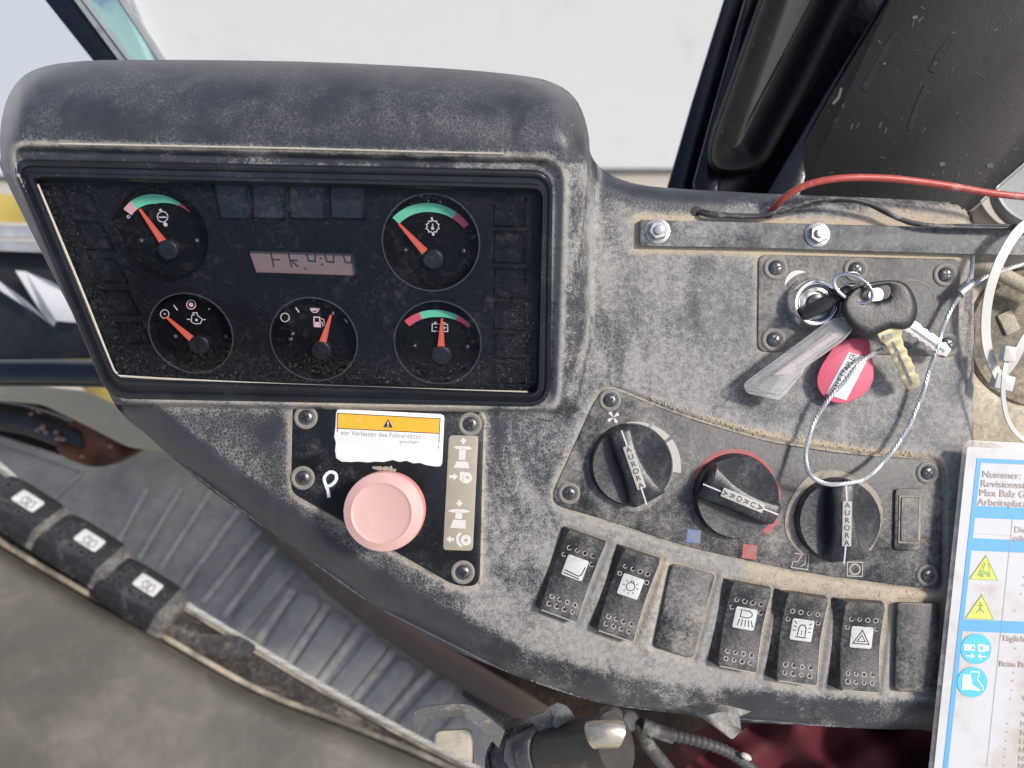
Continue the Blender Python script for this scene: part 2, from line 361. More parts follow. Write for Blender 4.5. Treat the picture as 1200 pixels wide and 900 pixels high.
M_yellow = plain('yellow_paint', (.80, .58, .14), .45, var=.08, sc=20, dirt=(.55, .42, .2), dirt_amt=.1)
M_brightmetal = plain('scuffed_metal', (.55, .54, .52), .35, metal=.6, var=.3, sc=60, dirt=(.12, .08, .06), dirt_amt=.3)
M_darksteel = dusty('dark_painted_steel', (.02, .02, .022), amt=-.25, rough=.4, grain=.2, s=.4, top=.4)
M_tubeblack = plain('black_tube', (.010, .012, .020), .18, var=.2, sc=60, coat=.4)
M_beige = plain('beige_paint', (.42, .37, .26), .6, var=.1, sc=25, dirt=(.22, .20, .15), dirt_amt=.25)
M_rust = plain('rusty_steel', (.14, .055, .028), .85, var=.5, sc=60, bump=.8, dirt=(.03, .02, .015), dirt_amt=.4)
M_chip = plain('stone_chip', (.26, .18, .15), .8, var=.2)
M_mat = dusty('blue_grey_rubber_mat', (.27, .255, .235), amt=.20, smear=1.0, k3=.7, rough=.5, grain=.3, s=.22, top=.75, dust=(.44, .405, .35), contrast=1.2, gsc=300, speck=.2)
M_ribdust = dusty('mat_rib_dusty', (.22, .21, .20), amt=.7, rough=.6, grain=.2, s=.25, top=.8, dust=(.55, .50, .42), gsc=300)
M_floor = dusty('dirty_cab_floor', (.012, .009, .007), amt=-.1, rough=.9, grain=2, s=.5, top=.6, contrast=1.6, spec=.15, dust=(.07, .048, .034), gsc=200)
M_brownpipe = plain('brown_dusty_plastic', (.13, .088, .062), .7, var=.25, sc=40, dirt=(.20, .145, .105), dirt_amt=.2)
M_console = dusty('side_console_brown', (.080, .071, .057), amt=.10, rough=.5, grain=.08, s=.28, top=.6, dust=(.26, .235, .185), gsc=500, contrast=.9, k3=.25, speck=0.0, smear=.6)
M_band = dusty('dark_band_scuffed', (.045, .043, .042), amt=.08, rough=.4, grain=.2, s=.5, top=.8, dust=(.36, .32, .26))
M_dustyedge = plain('sandy_edge', (.42, .36, .27), .8, var=.3, sc=130, bump=.4, dirt=(.045, .042, .04), dirt_amt=.62)
M_capdust = dusty('dusty_rubber_cap', (.045, .044, .043), amt=.28, rough=.5, grain=.2, s=.8, top=.8, dust=(.26, .245, .215))
M_armrocker = dusty('arm_rocker_plastic', (.018, .018, .020), amt=-.12, rough=.35, grain=.3, s=.8, top=.6)
M_cord = plain('braided_cord', (.34, .33, .30), .6, var=.35, sc=500, bump=.4)
M_strap = plain('grey_webbing', (.16, .16, .155), .75, var=.6, sc=500, bump=.5, dirt=(.40, .37, .32), dirt_amt=.2)
M_strapl = plain('scuffed_flap', (.20, .195, .18), .7, var=.6, sc=500, bump=.5, dirt=(.36, .34, .30), dirt_amt=.4)
M_block = plain('beige_plastic_block', (.46, .41, .32), .8, var=.15, sc=200, bump=.4, dirt=(.3, .27, .2), dirt_amt=.2)
M_boot = plain('dusty_rubber_boot', (.10, .10, .10), .7, var=.3, sc=150, bump=.4, dirt=(.33, .31, .28), dirt_amt=.3)
M_levermetal = plain('worn_lever_metal', (.10, .09, .08), .38, metal=.6, var=.3, sc=120, bump=.2, dirt=(.26, .235, .2), dirt_amt=.3)
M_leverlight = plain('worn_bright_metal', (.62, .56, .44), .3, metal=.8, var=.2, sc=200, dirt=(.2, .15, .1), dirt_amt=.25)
M_hose = plain('grey_corrugated_hose', (.06, .058, .054), .6, var=.2, sc=200, dirt=(.28, .26, .22), dirt_amt=.25)
M_redcloth = plain('dark_red_cloth', (.075, .004, .008), .8, var=.25, sc=60, bump=.5)
M_tan = dusty('tan_dusty_plastic', (.30, .26, .19), amt=.45, rough=.8, grain=.8, s=.8, top=.95, dust=(.56, .49, .38))
M_tandark = dusty('tan_recess', (.10, .09, .07), amt=.30, rough=.8, grain=.8, s=.8, top=.9, dust=(.42, .35, .25))
M_jar = plain('cream_jar', (.50, .44, .32), .5, var=.12, sc=60, dirt=(.3, .26, .18), dirt_amt=.2)
M_jarlid = plain('speckled_lid', (.50, .51, .49), .35, var=.45, sc=900, bump=.3)

# ------------------------------------------------------------------ screws (prototypes at the origin, never shown)
U = D / F
def proto(r_w, r_h, washer=True):
    b = MB(Matrix.Scale(U, 4)); b.lathe([(r_h, 0), (r_h * .98, 2.0), (r_h * .8, 3.4), (r_h * .45, 4.2)], 18)
    me = bpy.data.objects.new('screw', None)
    ORG[None] = Vector()
    def raw(mb, name, mat):
        m_ = bpy.data.meshes.new(name); m_.from_pydata([tuple(v) for v in mb.v], [], mb.f); m_.materials.append(mat)
        m_.polygons.foreach_set('use_smooth', [True] * len(m_.polygons)); m_.set_sharp_from_angle(angle=R(40)); return bpy.data.objects.new(name, m_)
    s_ = raw(b, 'screw', M_screw)
    c = MB(Matrix.Scale(U, 4)); k = r_h * .58; t = r_h * .13
    c.box(-k, k, -t, t, 3.4, 4.35); c.box(-t, t, -k, k, 3.4, 4.36)
    ch = [raw(c, 'cross_recess', M_recess)]
    if washer:
        w_ = MB(Matrix.Scale(U, 4)); w_.lathe([(r_w, 0), (r_w, .9), (r_w * .93, 1.7), (r_w * .8, 1.9), (r_w * .72, 1.2), (r_h * 1.02, .9)], 22, cap1=False)
        ch.append(raw(w_, 'washer', M_washer))
    PROTO_CH[s_] = ch; return s_
SCREW = proto(14, 8.5); SCREW2 = proto(13, 8); SCREW_SMALL = proto(0, 3.2, False)

# ------------------------------------------------------------------ instrument cluster plane
CA = P(330, 190, .055); CB = P(330, 470, .007)
CN = Vector((1, 0, 0)).cross((CA - CB).normalized()).normalized()
EX = Vector((1, 0, 0)); EY = CN.cross(EX).normalized()
CAMV = Vector((0, 0, D))
def CP(px, py, off=0.0):
    d = Vector(((px - CX) / F, (CY - py) / F, -1)); q = CA + CN * off
    return CAMV + d * ((q - CAMV).dot(CN) / d.dot(CN))
def cz(px, py):   # vectorised z of the cluster plane
    dx = (px - CX) / F; dy = (CY - py) / F
    t = (CA - CAMV).dot(CN) / (dx * CN.x + dy * CN.y - CN.z); return D - t
BEZ = [(9, 186, 26), (648, 199, 26), (645, 478, 30), (127, 468, 28)]          # bezel outer
GLS = [(43, 211, 5), (634, 226, 11), (628, 459, 9), (137, 441, 12)]            # glass opening

# ------------------------------------------------------------------ dashboard shell (height field over its outline)
OUT = [(4, 205), (1, 185), (0, 160), (3, 135), (10, 112), (24, 92), (45, 80), (80, 73), (150, 70), (350, 72), (520, 80), (615, 89), (650, 98), (672, 113),
       (684, 135), (690, 160), (691, 175), (694, 184), (701, 194), (716, 205), (740, 214), (780, 220), (900, 227), (1000, 231), (1100, 236), (1122, 240), (1136, 250), (1141, 268),
       (1141, 520), (1138, 700), (1132, 850), (1110, 858), (1090, 857), (1000, 853), (920, 849), (870, 846), (800, 837), (700, 823), (600, 790), (500, 747),
       (440, 710), (400, 685), (330, 632), (250, 577), (200, 535), (170, 508), (145, 487), (128, 462), (96, 390), (60, 318)]
OUTS = [tuple(v[:2]) for v in catmull([Vector((*p, 0)) for p in OUT], 3, True)]
def seg_dist(px, py, pts, closed=True):
    A = np.array(pts, float); B = np.roll(A, -1, 0) if closed else A[1:]
    if not closed: A = A[:-1]
    best = np.full(px.shape, 1e9); bx = np.zeros(px.shape); by = np.zeros(px.shape)
    for (ax, ay), (cx, cy) in zip(A, B):
        dx, dy = cx - ax, cy - ay; t = np.clip(((px - ax) * dx + (py - ay) * dy) / max(dx * dx + dy * dy, 1e-9), 0, 1)
        qx, qy = ax + t * dx, ay + t * dy; d = np.hypot(px - qx, py - qy); m = d < best
        best = np.where(m, d, best); bx = np.where(m, qx, bx); by = np.where(m, qy, by)
    return best, bx, by
def inside(px, py, pts):
    A = np.array(pts, float); r = np.zeros(px.shape, bool); j = len(A) - 1
    for i in range(len(A)):
        (xi, yi), (xj, yj) = A[i], A[j]
        c = ((yi > py) != (yj > py)) & (px < (xj - xi) * (py - yi) / ((yj - yi) or 1e-9) + xi); r ^= c; j = i
    return r
def sdf(px, py, pts):
    d, _, _ = seg_dist(px, py, pts); return np.where(inside(px, py, pts), d, -d)
def circ_prof(t):
    t = np.clip(t, 0, 1); return np.sqrt(1 - (1 - t) ** 2)
LIP = rpoly([(6, 168, 30), (663, 184, 34), (654, 481, 26), (124, 471, 26)], 6)
BEZP = rpoly(BEZ, 6)
CLIM = [(712, 453, 16), (733, 461, 4), (800, 488, 30), (900, 518, 30), (1000, 533, 30), (1100, 539, 12), (1104, 560, 4), (1103, 690, 10), (1077, 689, 6), (942, 671, 40), (800, 640, 40), (720, 612, 30), (650, 592, 14), (648, 577, 10), (697, 469, 10)]
CLIMP = rpoly(CLIM, 4)
LEFTP = [(343, 474, 10), (567, 482, 12), (562, 687, 14), (534, 687, 14), (341, 577, 10)]
IGN = [(889, 298, 10), (1126, 304, 10), (1122, 418, 10), (888, 412, 10)]
BOT = [(128, 455), (145, 487), (200, 535), (330, 632), (440, 710), (600, 790), (700, 823), (800, 837), (1000, 853), (1140, 858)]
TOPR = [(715, 205), (740, 214), (780, 220), (900, 227), (1000, 231), (1100, 236), (1122, 240), (1136, 250), (1141, 268), (1141, 860)]
XT = [p[0] for p in OUT[1:16]]; YT = [p[1] for p in OUT[1:16]]
SWQ = [  # rocker face corners TL, TR, BR, BL
    ((664, 620), (712, 637), (675, 730), (633, 714)), ((729, 642), (776, 657), (741, 753), (700, 738)), ((860, 682), (907, 692), (885, 788), (838, 780)),
    ((923, 695), (972, 702), (957, 804), (908, 797)), ((992, 705), (1041, 708), (1028, 812), (982, 808))]
BLQ = [((787, 660), (838, 673), (812, 772), (766, 758)), ((1051, 705), (1103, 707), (1099, 812), (1048, 810))]
def base_z(px, py):
    px = np.asarray(px, float); py = np.asarray(py, float)
    dl = sdf(px, py, LIP)
    z = np.zeros(px.shape)
    # gentle undulation of the moulding and a pressed-in tray round the climate panel
    z = z + .0012 * np.sin(px / 90.) * np.sin(py / 70. + 1)*0
    dc = sdf(px, py, CLIMP); z = z - .0035 * sstep(-7, 1, dc)
    dtop = px * 0 + (py - np.interp(px, [690, 740, 900, 1100, 1141], [203, 214, 227, 236, 250]))
    # bottom and right edges roll over
    db, _, _ = seg_dist(px, py, BOT, False); z = z - .024 * (1 - circ_prof(.07 + .93 * db / 52.))
    dt, _, _ = seg_dist(px, py, TOPR, False); z = z - .010 * (1 - circ_prof(dt / 20.))
    # switch sockets
    for q in SWQ + BLQ:
        z = z - .0015 * sstep(-7, -1, sdf(px, py, q))
    # hood
    zc = cz(px, py) + .004
    ytop = np.interp(px, XT, YT); xr = np.interp(py, [88, 98, 113, 135, 160, 300, 400, 470], [615, 650, 672, 684, 691, 693, 690, 676])
    xl = np.interp(py, [73, 80, 92, 112, 135, 160, 205, 470], [80, 45, 24, 10, 3, 0, 2, 124])
    ft = circ_prof(.04 + .96 * (py - ytop) / np.interp(px, [0, 120, 600, 690], [70, 98, 96, 60])); fr = circ_prof((xr - px) / 34.); fl = circ_prof((px - xl) / 24.)
    over = np.clip(px - xr, 0, 200)
    zh = zc - .055 * (1 - ft) - .036 * (1 - fr) * sstep(520, 300, py) - .03 * (1 - fl) - over * .0035
    low = np.clip(-dl, 0, None); zh = np.where(py > 470, zh - np.clip(py - 478, 0, 300) * .0012, zh)
    kk = .012
    h = np.clip(.5 + .5 * (zh - z) / kk, 0, 1); zs = z * (1 - h) + zh * h + kk * h * (1 - h)
    yb = np.interp(px, [126, 650], [471, 481]); zs = z + (zs - z) * sstep(yb + 5, yb - 2, py) * sstep(-200, 0, -np.abs(px * 0)) if False else np.where((px < 652) & (py > 440), z + (zs - z) * sstep(yb + 5, yb - 2, py), np.where(py > 440, z + (zs - z) * sstep(505, 460, py), zs))
    # step inside the lip, then cavity behind the bezel
    zs = np.where(dl > 0, np.minimum(zs, zc - .0045 * sstep(0, 9, dl)), zs)
    cav = sdf(px, py, rpoly(inset(BEZ, 9), 6)); zs = zs - .018 * sstep(0, 3, cav)
    return zs
def hz(px, py): return float(base_z(np.array([px]), np.array([py]))[0])
def field(name, outline, zf, step, mat, parent, dustf=None, skirt=.04, inward=0.0, mask_box=None):
    xs = np.arange(min(p[0] for p in outline) - step, max(p[0] for p in outline) + 2 * step, step)
    ys = np.arange(min(p[1] for p in outline) - step, max(p[1] for p in outline) + 2 * step, step)
    GX, GY = np.meshgrid(xs, ys); ins = inside(GX, GY, outline); _, bx, by = seg_dist(GX, GY, outline)
    X = np.where(ins, GX, bx); Y = np.where(ins, GY, by)
    cell = ins[:-1, :-1] | ins[1:, :-1] | ins[:-1, 1:] | ins[1:, 1:]
    used = np.zeros(ins.shape, bool)
    for a, b in ((0, 0), (1, 0), (0, 1), (1, 1)): used[a:used.shape[0] - 1 + a, b:used.shape[1] - 1 + b] |= cell
    idx = np.full(ins.shape, -1); idx[used] = np.arange(used.sum())
    x = X[used]; y = Y[used]; z = zf(x, y); k = (D - z) / F
    V = np.stack([(x - CX) * k, (CY - y) * k, z], 1)
    c = np.argwhere(cell); i, j = c[:, 0], c[:, 1]
    Fc = np.stack([idx[i, j], idx[i + 1, j], idx[i + 1, j + 1], idx[i, j + 1]], 1)
    # skirt from the open border
    E = {}
    for f in Fc:
        for a, b in ((f[0], f[1]), (f[1], f[2]), (f[2], f[3]), (f[3], f[0])):
            if (b, a) in E: del E[(b, a)]
            else: E[(a, b)] = 1
    faces = [tuple(int(q) for q in f) for f in Fc]
    bv = sorted({int(a) for e in E for a in e}); mp = {}
    cxm, cym = x.mean(), y.mean(); extra = []
    n0 = len(V)
    nb = len(bv); dupi = {q: n0 + i for i, q in enumerate(bv)}; extra = [tuple(V[q]) for q in bv]
    for q in bv:
        mp[q] = n0 + len(extra); zz = V[q, 2] - skirt
        if inward:
            dx, dy = cxm - x[q], cym - y[q]; l = math.hypot(dx, dy); kx = (D - zz) / F
            extra.append(((x[q] + dx / l * inward - CX) * kx, (CY - y[q] - dy / l * inward) * kx, zz))
        else: extra.append((V[q, 0], V[q, 1], zz))
    for a, b in E: faces.append((dupi[int(b)], dupi[int(a)], mp[int(a)], mp[int(b)]))
    V = np.vstack([V, np.array(extra)]) if extra else V
    org = ORG[parent] if parent is not None else Vector(V.mean(0))
    me = bpy.data.meshes.new(name); me.from_pydata((V - np.array(org)).tolist(), [], faces); me.materials.append(mat)
    me.polygons.foreach_set('use_smooth', [True] * len(me.polygons))
    if dustf is not None:
        r, g, bl_ = dustf(x, y); n = len(V); col = np.zeros((n, 4), np.float32); col[:len(x), 0] = r; col[:len(x), 1] = g; col[:len(x), 2] = bl_; col[:, 3] = 1
        at = me.color_attributes.new('dust', 'FLOAT_COLOR', 'POINT'); at.data.foreach_set('color', col.ravel())
    o = bpy.data.objects.new(name, me); COL.objects.link(o); ORG[o] = org
    if parent is not None: o.parent = parent
    else: o.location = org
    return o
def g(d, w): return np.exp(-(np.abs(d) / w) ** 2)
def dust_shell(x, y):
    r = np.zeros(x.shape); s = np.zeros(x.shape)
    r += .24 * sstep(640, 760, x) * sstep(200, 300, y)
    r += .10 * sstep(120, 700, x) * sstep(480, 620, y)
    hood = (y < 190) & (x < 692); r = np.where(hood, -.43 + .10 * sstep(200, 420, x) * sstep(90, 130, y) * sstep(620, 500, x), r)
    right = sstep(660, 690, x) * sstep(800, 700, x) * sstep(210, 260, y) * sstep(520, 400, y); r += .15 * right
    for poly, wd, am, sd in ((CLIMP, 6, .55, .35), (rpoly(LEFTP, 4), 7, .7, .5), (rpoly(IGN, 4), 7, .35, .45), ([(748, 256), (1150, 268), (1150, 300), (748, 290)], 9, .45, .75)):
        d = sdf(x, y, poly); m = d < 3; r += am * g(d, wd) * m; s += sd * g(d, wd) * m
    for q in SWQ + BLQ:
        d = sdf(x, y, q); r += .45 * g(d, 9); s += .42 * g(d, 10) * sstep(700, 860, x + y * .3 - 120)
    # sandy ledge above the climate panel, growing to the right
    dled, _, _ = seg_dist(x, y, [(760, 470), (800, 485), (860, 503), (930, 518), (1010, 530), (1102, 540)], False)
    s += .95 * g(dled, 6.5) * sstep(770, 860, x) ; r += .3 * g(dled, 16)
    dband, _, _ = seg_dist(x, y, [(880, 668), (950, 682), (1040, 695), (1105, 700)], False); s += .55 * g(dband, 12); r += .3 * g(dband, 18)
    # lip and bezel edges
    dl = sdf(x, y, LIP); top = y < 210; spots = .5 + .5 * np.sin(x * .13) * np.sin(x * .041 + 1)
    r += (.55 + .5 * spots) * g(dl, 4.5) * (dl > -9) * (top | (x > 640)); r += .5 * np.exp(-np.clip(-dl, 0, 99) / 7) * (dl < 0) * sstep(420, 40, x) * (y < 180) * (y > 130)
    s += .45 * g(dl, 3) * top
    r += .75 * g(dl - 3, 6) * (x > 645) * (y > 210); s += .25 * g(dl, 7) * (x > 645) * (y > 230)
    r += .4 * g(sdf(x, y, BEZP), 10) * (y > 460)
    # dusty shelf behind the wires, clean black roll-over at the rear edge
    tp = py_top(x); r += .25 * sstep(820, 900, x) * g(y - 248, 16); s += .55 * sstep(930, 1060, x) * g(y - 248, 14)
    r -= .75 * g(y - tp - 6, 17) * (x > 690) * sstep(1010, 900, x)
    r -= .16 * sstep(560, 440, x) * sstep(470, 490, y)
    # rolled lower edge is darker, the dust colour fades out there
    db, _, _ = seg_dist(x, y, BOT, False); r -= .75 * sstep(42, 26, db)
    r += .3 * g(db - 60, 25) * (x > 520)
    return r, np.clip(s, 0, 1.2), np.clip(sstep(186, 170, y) * (x < 692) + .62 * sstep(560, 440, x) * sstep(470, 490, y), 0, 1)
def py_top(x): return np.interp(x, [690, 716, 740, 780, 900, 1000, 1100, 1136], [180, 205, 214, 220, 227, 231, 236, 250])

dash = thing('dashboard', 'dusty black leather-grained dashboard moulding with a hooded left end', 'dashboard', P(600, 450, -.03))
shell = field('shell', OUTS, base_z, 2.6, M_shell, dash, dust_shell, .05, 7)
# torn flap at the lower edge
def flap(parent):
    b = MB(); rows = []
    e0 = catmull([P(806, 826, -.008), P(822, 829, .0), P(845, 826, .004), (P(880, 834, -.004))], 5)
    e1 = catmull([P(812, 834, .002), P(828, 838, .010), P(848, 834, .012), P(866, 840, .006)], 5)
    e2 = catmull([P(828, 845, .004), P(840, 852, .012), P(852, 848, .010), P(868, 854, .012)], 5)
    e3 = catmull([P(846, 858, .006), P(857, 866, .011), P(864, 861, .007), P(869, 858, .009)], 5)
    L = [[tuple(p) for p in e] for e in (e0, e1, e2, e3)]
    b.loops(L, closed=False)
    L2 = [[(p[0] + .0006, p[1] - .0004, p[2] - .0012) for p in e] for e in reversed(L)]
    b.loops([L[-1], L2[0]], closed=False); b.loops(L2, closed=False)
    b.build('torn_flap', M_strapl, parent, 60, label='torn curled leather flap')
flap(dash)
# small hole for the wires
MB(FR(816, 247, hz(816, 247) + .0006)).disc(0, 0, 6, 0, 14).build('wire_hole', M_recess, dash)
MB(FR(899, 253, hz(899, 253) + .0006)).disc(0, 0, 6.5, 0, 14, sy=.45).build('wire_hole', M_recess, dash)

# crumbs of dry sand lying in the corners of the moulding
rs_ = random.Random(11); b = MB()
def crumb(x, y, s_):
    b.M = FR(x, y, hz(x, y) - .0001, rs_.uniform(0, 360)); h_ = s_ * rs_.uniform(.5, .9)
    b.lathe([(s_, 0), (s_ * rs_.uniform(.6, .9), h_), (s_ * .3, h_ * 1.2)], 5)
for path, n_, wd, smax in (([(760, 466), (800, 481), (860, 499), (930, 514), (1010, 526), (1102, 537)], 330, 4.0, 1.5), ([(744, 258), (744, 290)], 20, 2.5, 1.0), ([(748, 292), (900, 296), (1130, 303)], 50, 2.5, 1.0),
                     ([(846, 676), (930, 688), (1050, 700), (1100, 701)], 120, 7, 1.2), ([(776, 655), (830, 668)], 22, 4, 1.0), ([(1090, 530), (1110, 560)], 40, 6, 1.3), ([(660, 612), (715, 630)], 16, 4, 1.0), ([(845, 700), (836, 790)], 20, 4, 1.0), ([(980, 700), (972, 800)], 20, 3, 1.0), ([(950, 244), (1125, 252)], 60, 7, 1.1)):
    for _i in range(n_):
        t = rs_.random() * (len(path) - 1); k = int(t); x = lerp(path[k][0], path[k + 1][0], t - k); y = lerp(path[k][1], path[k + 1][1], t - k) + rs_.gauss(0, wd * .6)
        crumb(x + rs_.gauss(0, 2), y, rs_.uniform(.4, smax))
for _i in range(260): 
    x, y = rs_.uniform(700, 1130), rs_.uniform(300, 840)
    crumb(x, y, rs_.uniform(.3, .7))
b.build('sand_crumbs', M_sand, dash, 0, kind='stuff')
# ------------------------------------------------------------------ instrument cluster
clu = thing('instrument_cluster', 'black instrument cluster with five round gauges behind dusty glass', 'instrument cluster', CP(330, 330, -.01))
def cl_loop(c, off, seg=6): return [tuple(CP(x, y, off)) for x, y in rpoly(c, seg)]
b = MB()
prof = [(0, -.003), (0, .0012), (1.2, .0026), (4, .0034), (8, .0030), (10, .0016), (13, .0016), (16, .0028), (19, .0022)]
L = []
steps = 9
def mixc(t): return [(lerp(a[0], c[0], t), lerp(a[1], c[1], t), lerp(a[2], c[2], t)) for a, c in zip(BEZ, GLS)]
for t, off in ((0, -.006), (0, .0010), (.05, .0026), (.16, .0034), (.30, .0030), (.36, .0014), (.60, .0016), (.68, .0030), (.80, .0030), (.90, .0012), (1.0, -.004), (1.0, -.009)):
    L.append(cl_loop(mixc(t), off))
b.loops(L); bez = b.build('bezel', M_bezel, clu, 50)
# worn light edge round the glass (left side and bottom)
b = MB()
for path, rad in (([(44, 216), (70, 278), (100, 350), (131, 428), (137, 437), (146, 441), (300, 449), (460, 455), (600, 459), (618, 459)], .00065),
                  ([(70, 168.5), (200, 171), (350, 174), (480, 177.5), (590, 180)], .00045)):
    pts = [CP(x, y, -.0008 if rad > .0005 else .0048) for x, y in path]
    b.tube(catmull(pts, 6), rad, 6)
b.build('worn_or_highlight_edge', M_edge, bez)
# panel face with gauge and lamp openings
GA = [(188, 275, 56), (505, 285, 56), (224, 391, 48), (368, 398, 50), (513, 402, 50)]
PO = -.006          # panel depth below the cluster plane
def cl2(v):   # view frame -> 2D in the cluster plane
    q = v - CA; return Vector((q.dot(EX), q.dot(EY), 0))
def back(p, off=0.0): return CA + EX * p[0] + EY * p[1] + CN * off
outer = [cl2(CP(x, y, PO)) for x, y in rpoly(inset(GLS, -6), 4)]
holes = []; wells = []
for gx, gy, gr in GA:
    c = CP(gx, gy, PO); r = gr * (D - c.z) / F; c2 = cl2(c)
    holes.append([c2 + Vector((r * math.cos(2 * math.pi * k / 40), r * math.sin(2 * math.pi * k / 40), 0)) for k in range(40)]); wells.append(.008)
WIN = []
for x0, x1 in ((247, 289), (293, 333), (337, 381), (385, 428)): WIN.append([(x0, 216), (x1, 217.5), (x1 + 1, 258.5), (x0 + 9 if x0 < 250 else x0 + 1, 257)])
for i, (y0, y1) in enumerate(((219, 250), (258, 294), (301, 332), (339, 370), (377, 404))):
    xa = 62 + (y0 - 212) * .40; xb = 62 + (y1 - 212) * .40; WIN.append([(xa + 4, y0), (xa + 38 + (0), y0 + 1), (xb + 42, y1 + 1), (xb + 4, y1)])
for y0, y1 in ((229, 266), (270, 309), (313, 350), (354, 387), (390, 422), (425, 450)): WIN.append([(579, y0), (617, y0 + 1), (616, y1 + 1), (578, y1)])
for wq in WIN:
    holes.append([cl2(CP(x, y, PO)) for x, y in wq]); wells.append(.004)
LCD = [(290, 294), (414, 297.5), (418, 324), (299, 320)]
holes.append([cl2(CP(x, y, PO)) for x, y in LCD]); wells.append(.003)
tri = geometry.tessellate_polygon([outer] + holes)
allp = outer + [p for h in holes for p in h]
b = MB(); ids = b.vs([tuple(back(p, PO)) for p in allp])
for t in tri: b.f.append(tuple(ids[k] for k in t))
for h, d in zip(holes, wells):
    b.loops([[tuple(back(p, PO)) for p in h], [tuple(back(p, PO - d)) for p in h]])
b.build('panel_face', M_panelface, clu, 30)
for h, d in list(zip(holes, wells))[5:5 + len(WIN)]:
    c = sum(h, Vector()) / len(h); b = MB()
    b.loops([[tuple(back(p, PO - d + .0006)) for p in h], [tuple(back(c + (p - c) * .93, PO - d + .0012)) for p in h]], c1=True)
    b.build('indicator_window', M_window if h[0].y > cl2(CP(330, 230, PO)).y and cl2(CP(240, 230, PO)).x < h[0].x < cl2(CP(440, 230, PO)).x else M_windowdark, clu, 0)
# display
h = holes[-1]; b = MB(); b.f.append(tuple(b.vs([tuple(back(p, PO - .0022)) for p in h]))); disp = b.build('display', M_lcd, clu, 0)
b = MB(); off = PO - .0020
def cst(mb, pts, w, off):
    """flat ribbon drawn on the cluster plane from photo pixels"""
    w3 = w * U * .9; c = [cl2(CP(x, y, off)) for x, y in pts]
    t = MB(); t.stroke([(p.x, p.y) for p in c], w3); i0 = len(mb.v)
    mb.v += [back((v.x, v.y), off) for v in t.v]; mb.f += [tuple(i0 + k for k in f) for f in t.f]
for pts in ([(317.5, 296.5), (321, 313)], [(320, 304), (328, 304.5)], [(338, 297), (342, 313.5)], [(341, 305), (349, 305.3)], [(342.5, 306.5), (349.5, 312.5)], [(357, 314), (359, 315.5)],
            [(359.5, 297.5), (361.5, 305.5), (369.5, 306.3), (369.5, 298)], [(375, 302), (377, 303.5)], [(376.5, 309), (378.5, 310.5)], [(381, 298.5), (383, 306.5), (391, 307.3), (391, 298.6)],
            [(402, 299), (405, 307.4), (412, 308), (412.5, 299.5)]):
    cst(b, pts, 1.8, off)
b.build('digits', M_lcdink, disp, 0)
# gauges
def arc_band(mb, c, r0f, r1f, a0, a1, off, n=14):
    A = []; B = []
    for k in range(n + 1):
        t = k / n; a = R(lerp(a0, a1, t)); r0, r1 = r0f(t), r1f(t)
        A.append(tuple(back((c[0] + r0 * math.cos(a), c[1] + r0 * math.sin(a)), off))); B.append(tuple(back((c[0] + r1 * math.cos(a), c[1] + r1 * math.sin(a)), off)))
    mb.loops([A, B], closed=False)
DO = PO - .0076
def fitc(p1, p2, p3):
    ax, ay, bx, by, cx, cy = p1[0], p1[1], p2[0], p2[1], p3[0], p3[1]
    d = 2 * (ax * (by - cy) + bx * (cy - ay) + cx * (ay - by))
    ux = ((ax**2 + ay**2) * (by - cy) + (bx**2 + by**2) * (cy - ay) + (cx**2 + cy**2) * (ay - by)) / d
    uy = ((ax**2 + ay**2) * (cx - bx) + (bx**2 + by**2) * (ax - cx) + (cx**2 + cy**2) * (bx - ax)) / d
    return (ux, uy), math.hypot(ax - ux, ay - uy)
gauges = []
GLAB = ['upper left temperature gauge dial with green and red arc', 'upper right temperature gauge dial, needle at the left end', 'lower left pressure gauge dial without colour arc', 'middle fuel gauge dial with pink pump symbol', 'battery gauge dial with red, green, red arc']
for gi, (gx, gy, gr) in enumerate(GA):
    c2 = cl2(CP(gx, gy, PO)); r = gr * (D - CP(gx, gy, PO).z) / F; b = MB()
    n = 36; ring = lambda rr, o: [tuple(back((c2.x + rr * math.cos(2 * math.pi * k / n), c2.y + rr * math.sin(2 * math.pi * k / n)), o)) for k in range(n)]
    b.loops([ring(r * .995, DO - .0002), ring(r * .8, DO)], c1=True)
    ga = b.build('gauge', M_dial, clu, 0); ga['label'] = GLAB[gi]; gauges.append((ga, c2, r))
    MBr = MB(); MBr.loops([ring(r * 1.0, PO + .0001), ring(r * 1.005, PO + .0006), ring(r * 1.03, PO + .0006), ring(r * 1.035, PO + .0001)]); MBr.build('rim', M_ring if gi else M_panelface, ga, 60)
def band(ga, p1, p2, p3, w, cuts, mats, taper=(1, 1)):
    q = [cl2(CP(*p, DO)) for p in (p1, p2, p3)]; c, rr = fitc(*q)
    a0 = math.degrees(math.atan2(q[0].y - c[1], q[0].x - c[0])); a1 = math.degrees(math.atan2(q[2].y - c[1], q[2].x - c[0]))
    if a1 > a0: a0 += 360
    ww = w * U
    for (t0, t1), m in zip(cuts, mats):
        b = MB(); wf = lambda t: ww * lerp(taper[0], taper[1], max(0, (lerp(t0, t1, t) - .5) * 2))
        arc_band(b, c, lambda t: rr, lambda t: rr - wf(t), lerp(a0, a1, t0), lerp(a0, a1, t1), DO + .0003)
        b.build('scale_band', m, ga, 0)
band(gauges[0][0], (145, 245), (183, 227.5), (223, 248), 10, ((0, .16), (.16, .84), (.84, 1)), (M_pinkish, M_green, M_red), (1, .08))
band(gauges[1][0], (460, 255), (502, 237.6), (549.5, 263), 9.5, ((0, .80), (.80, 1)), (M_green, M_red), (1, .75))
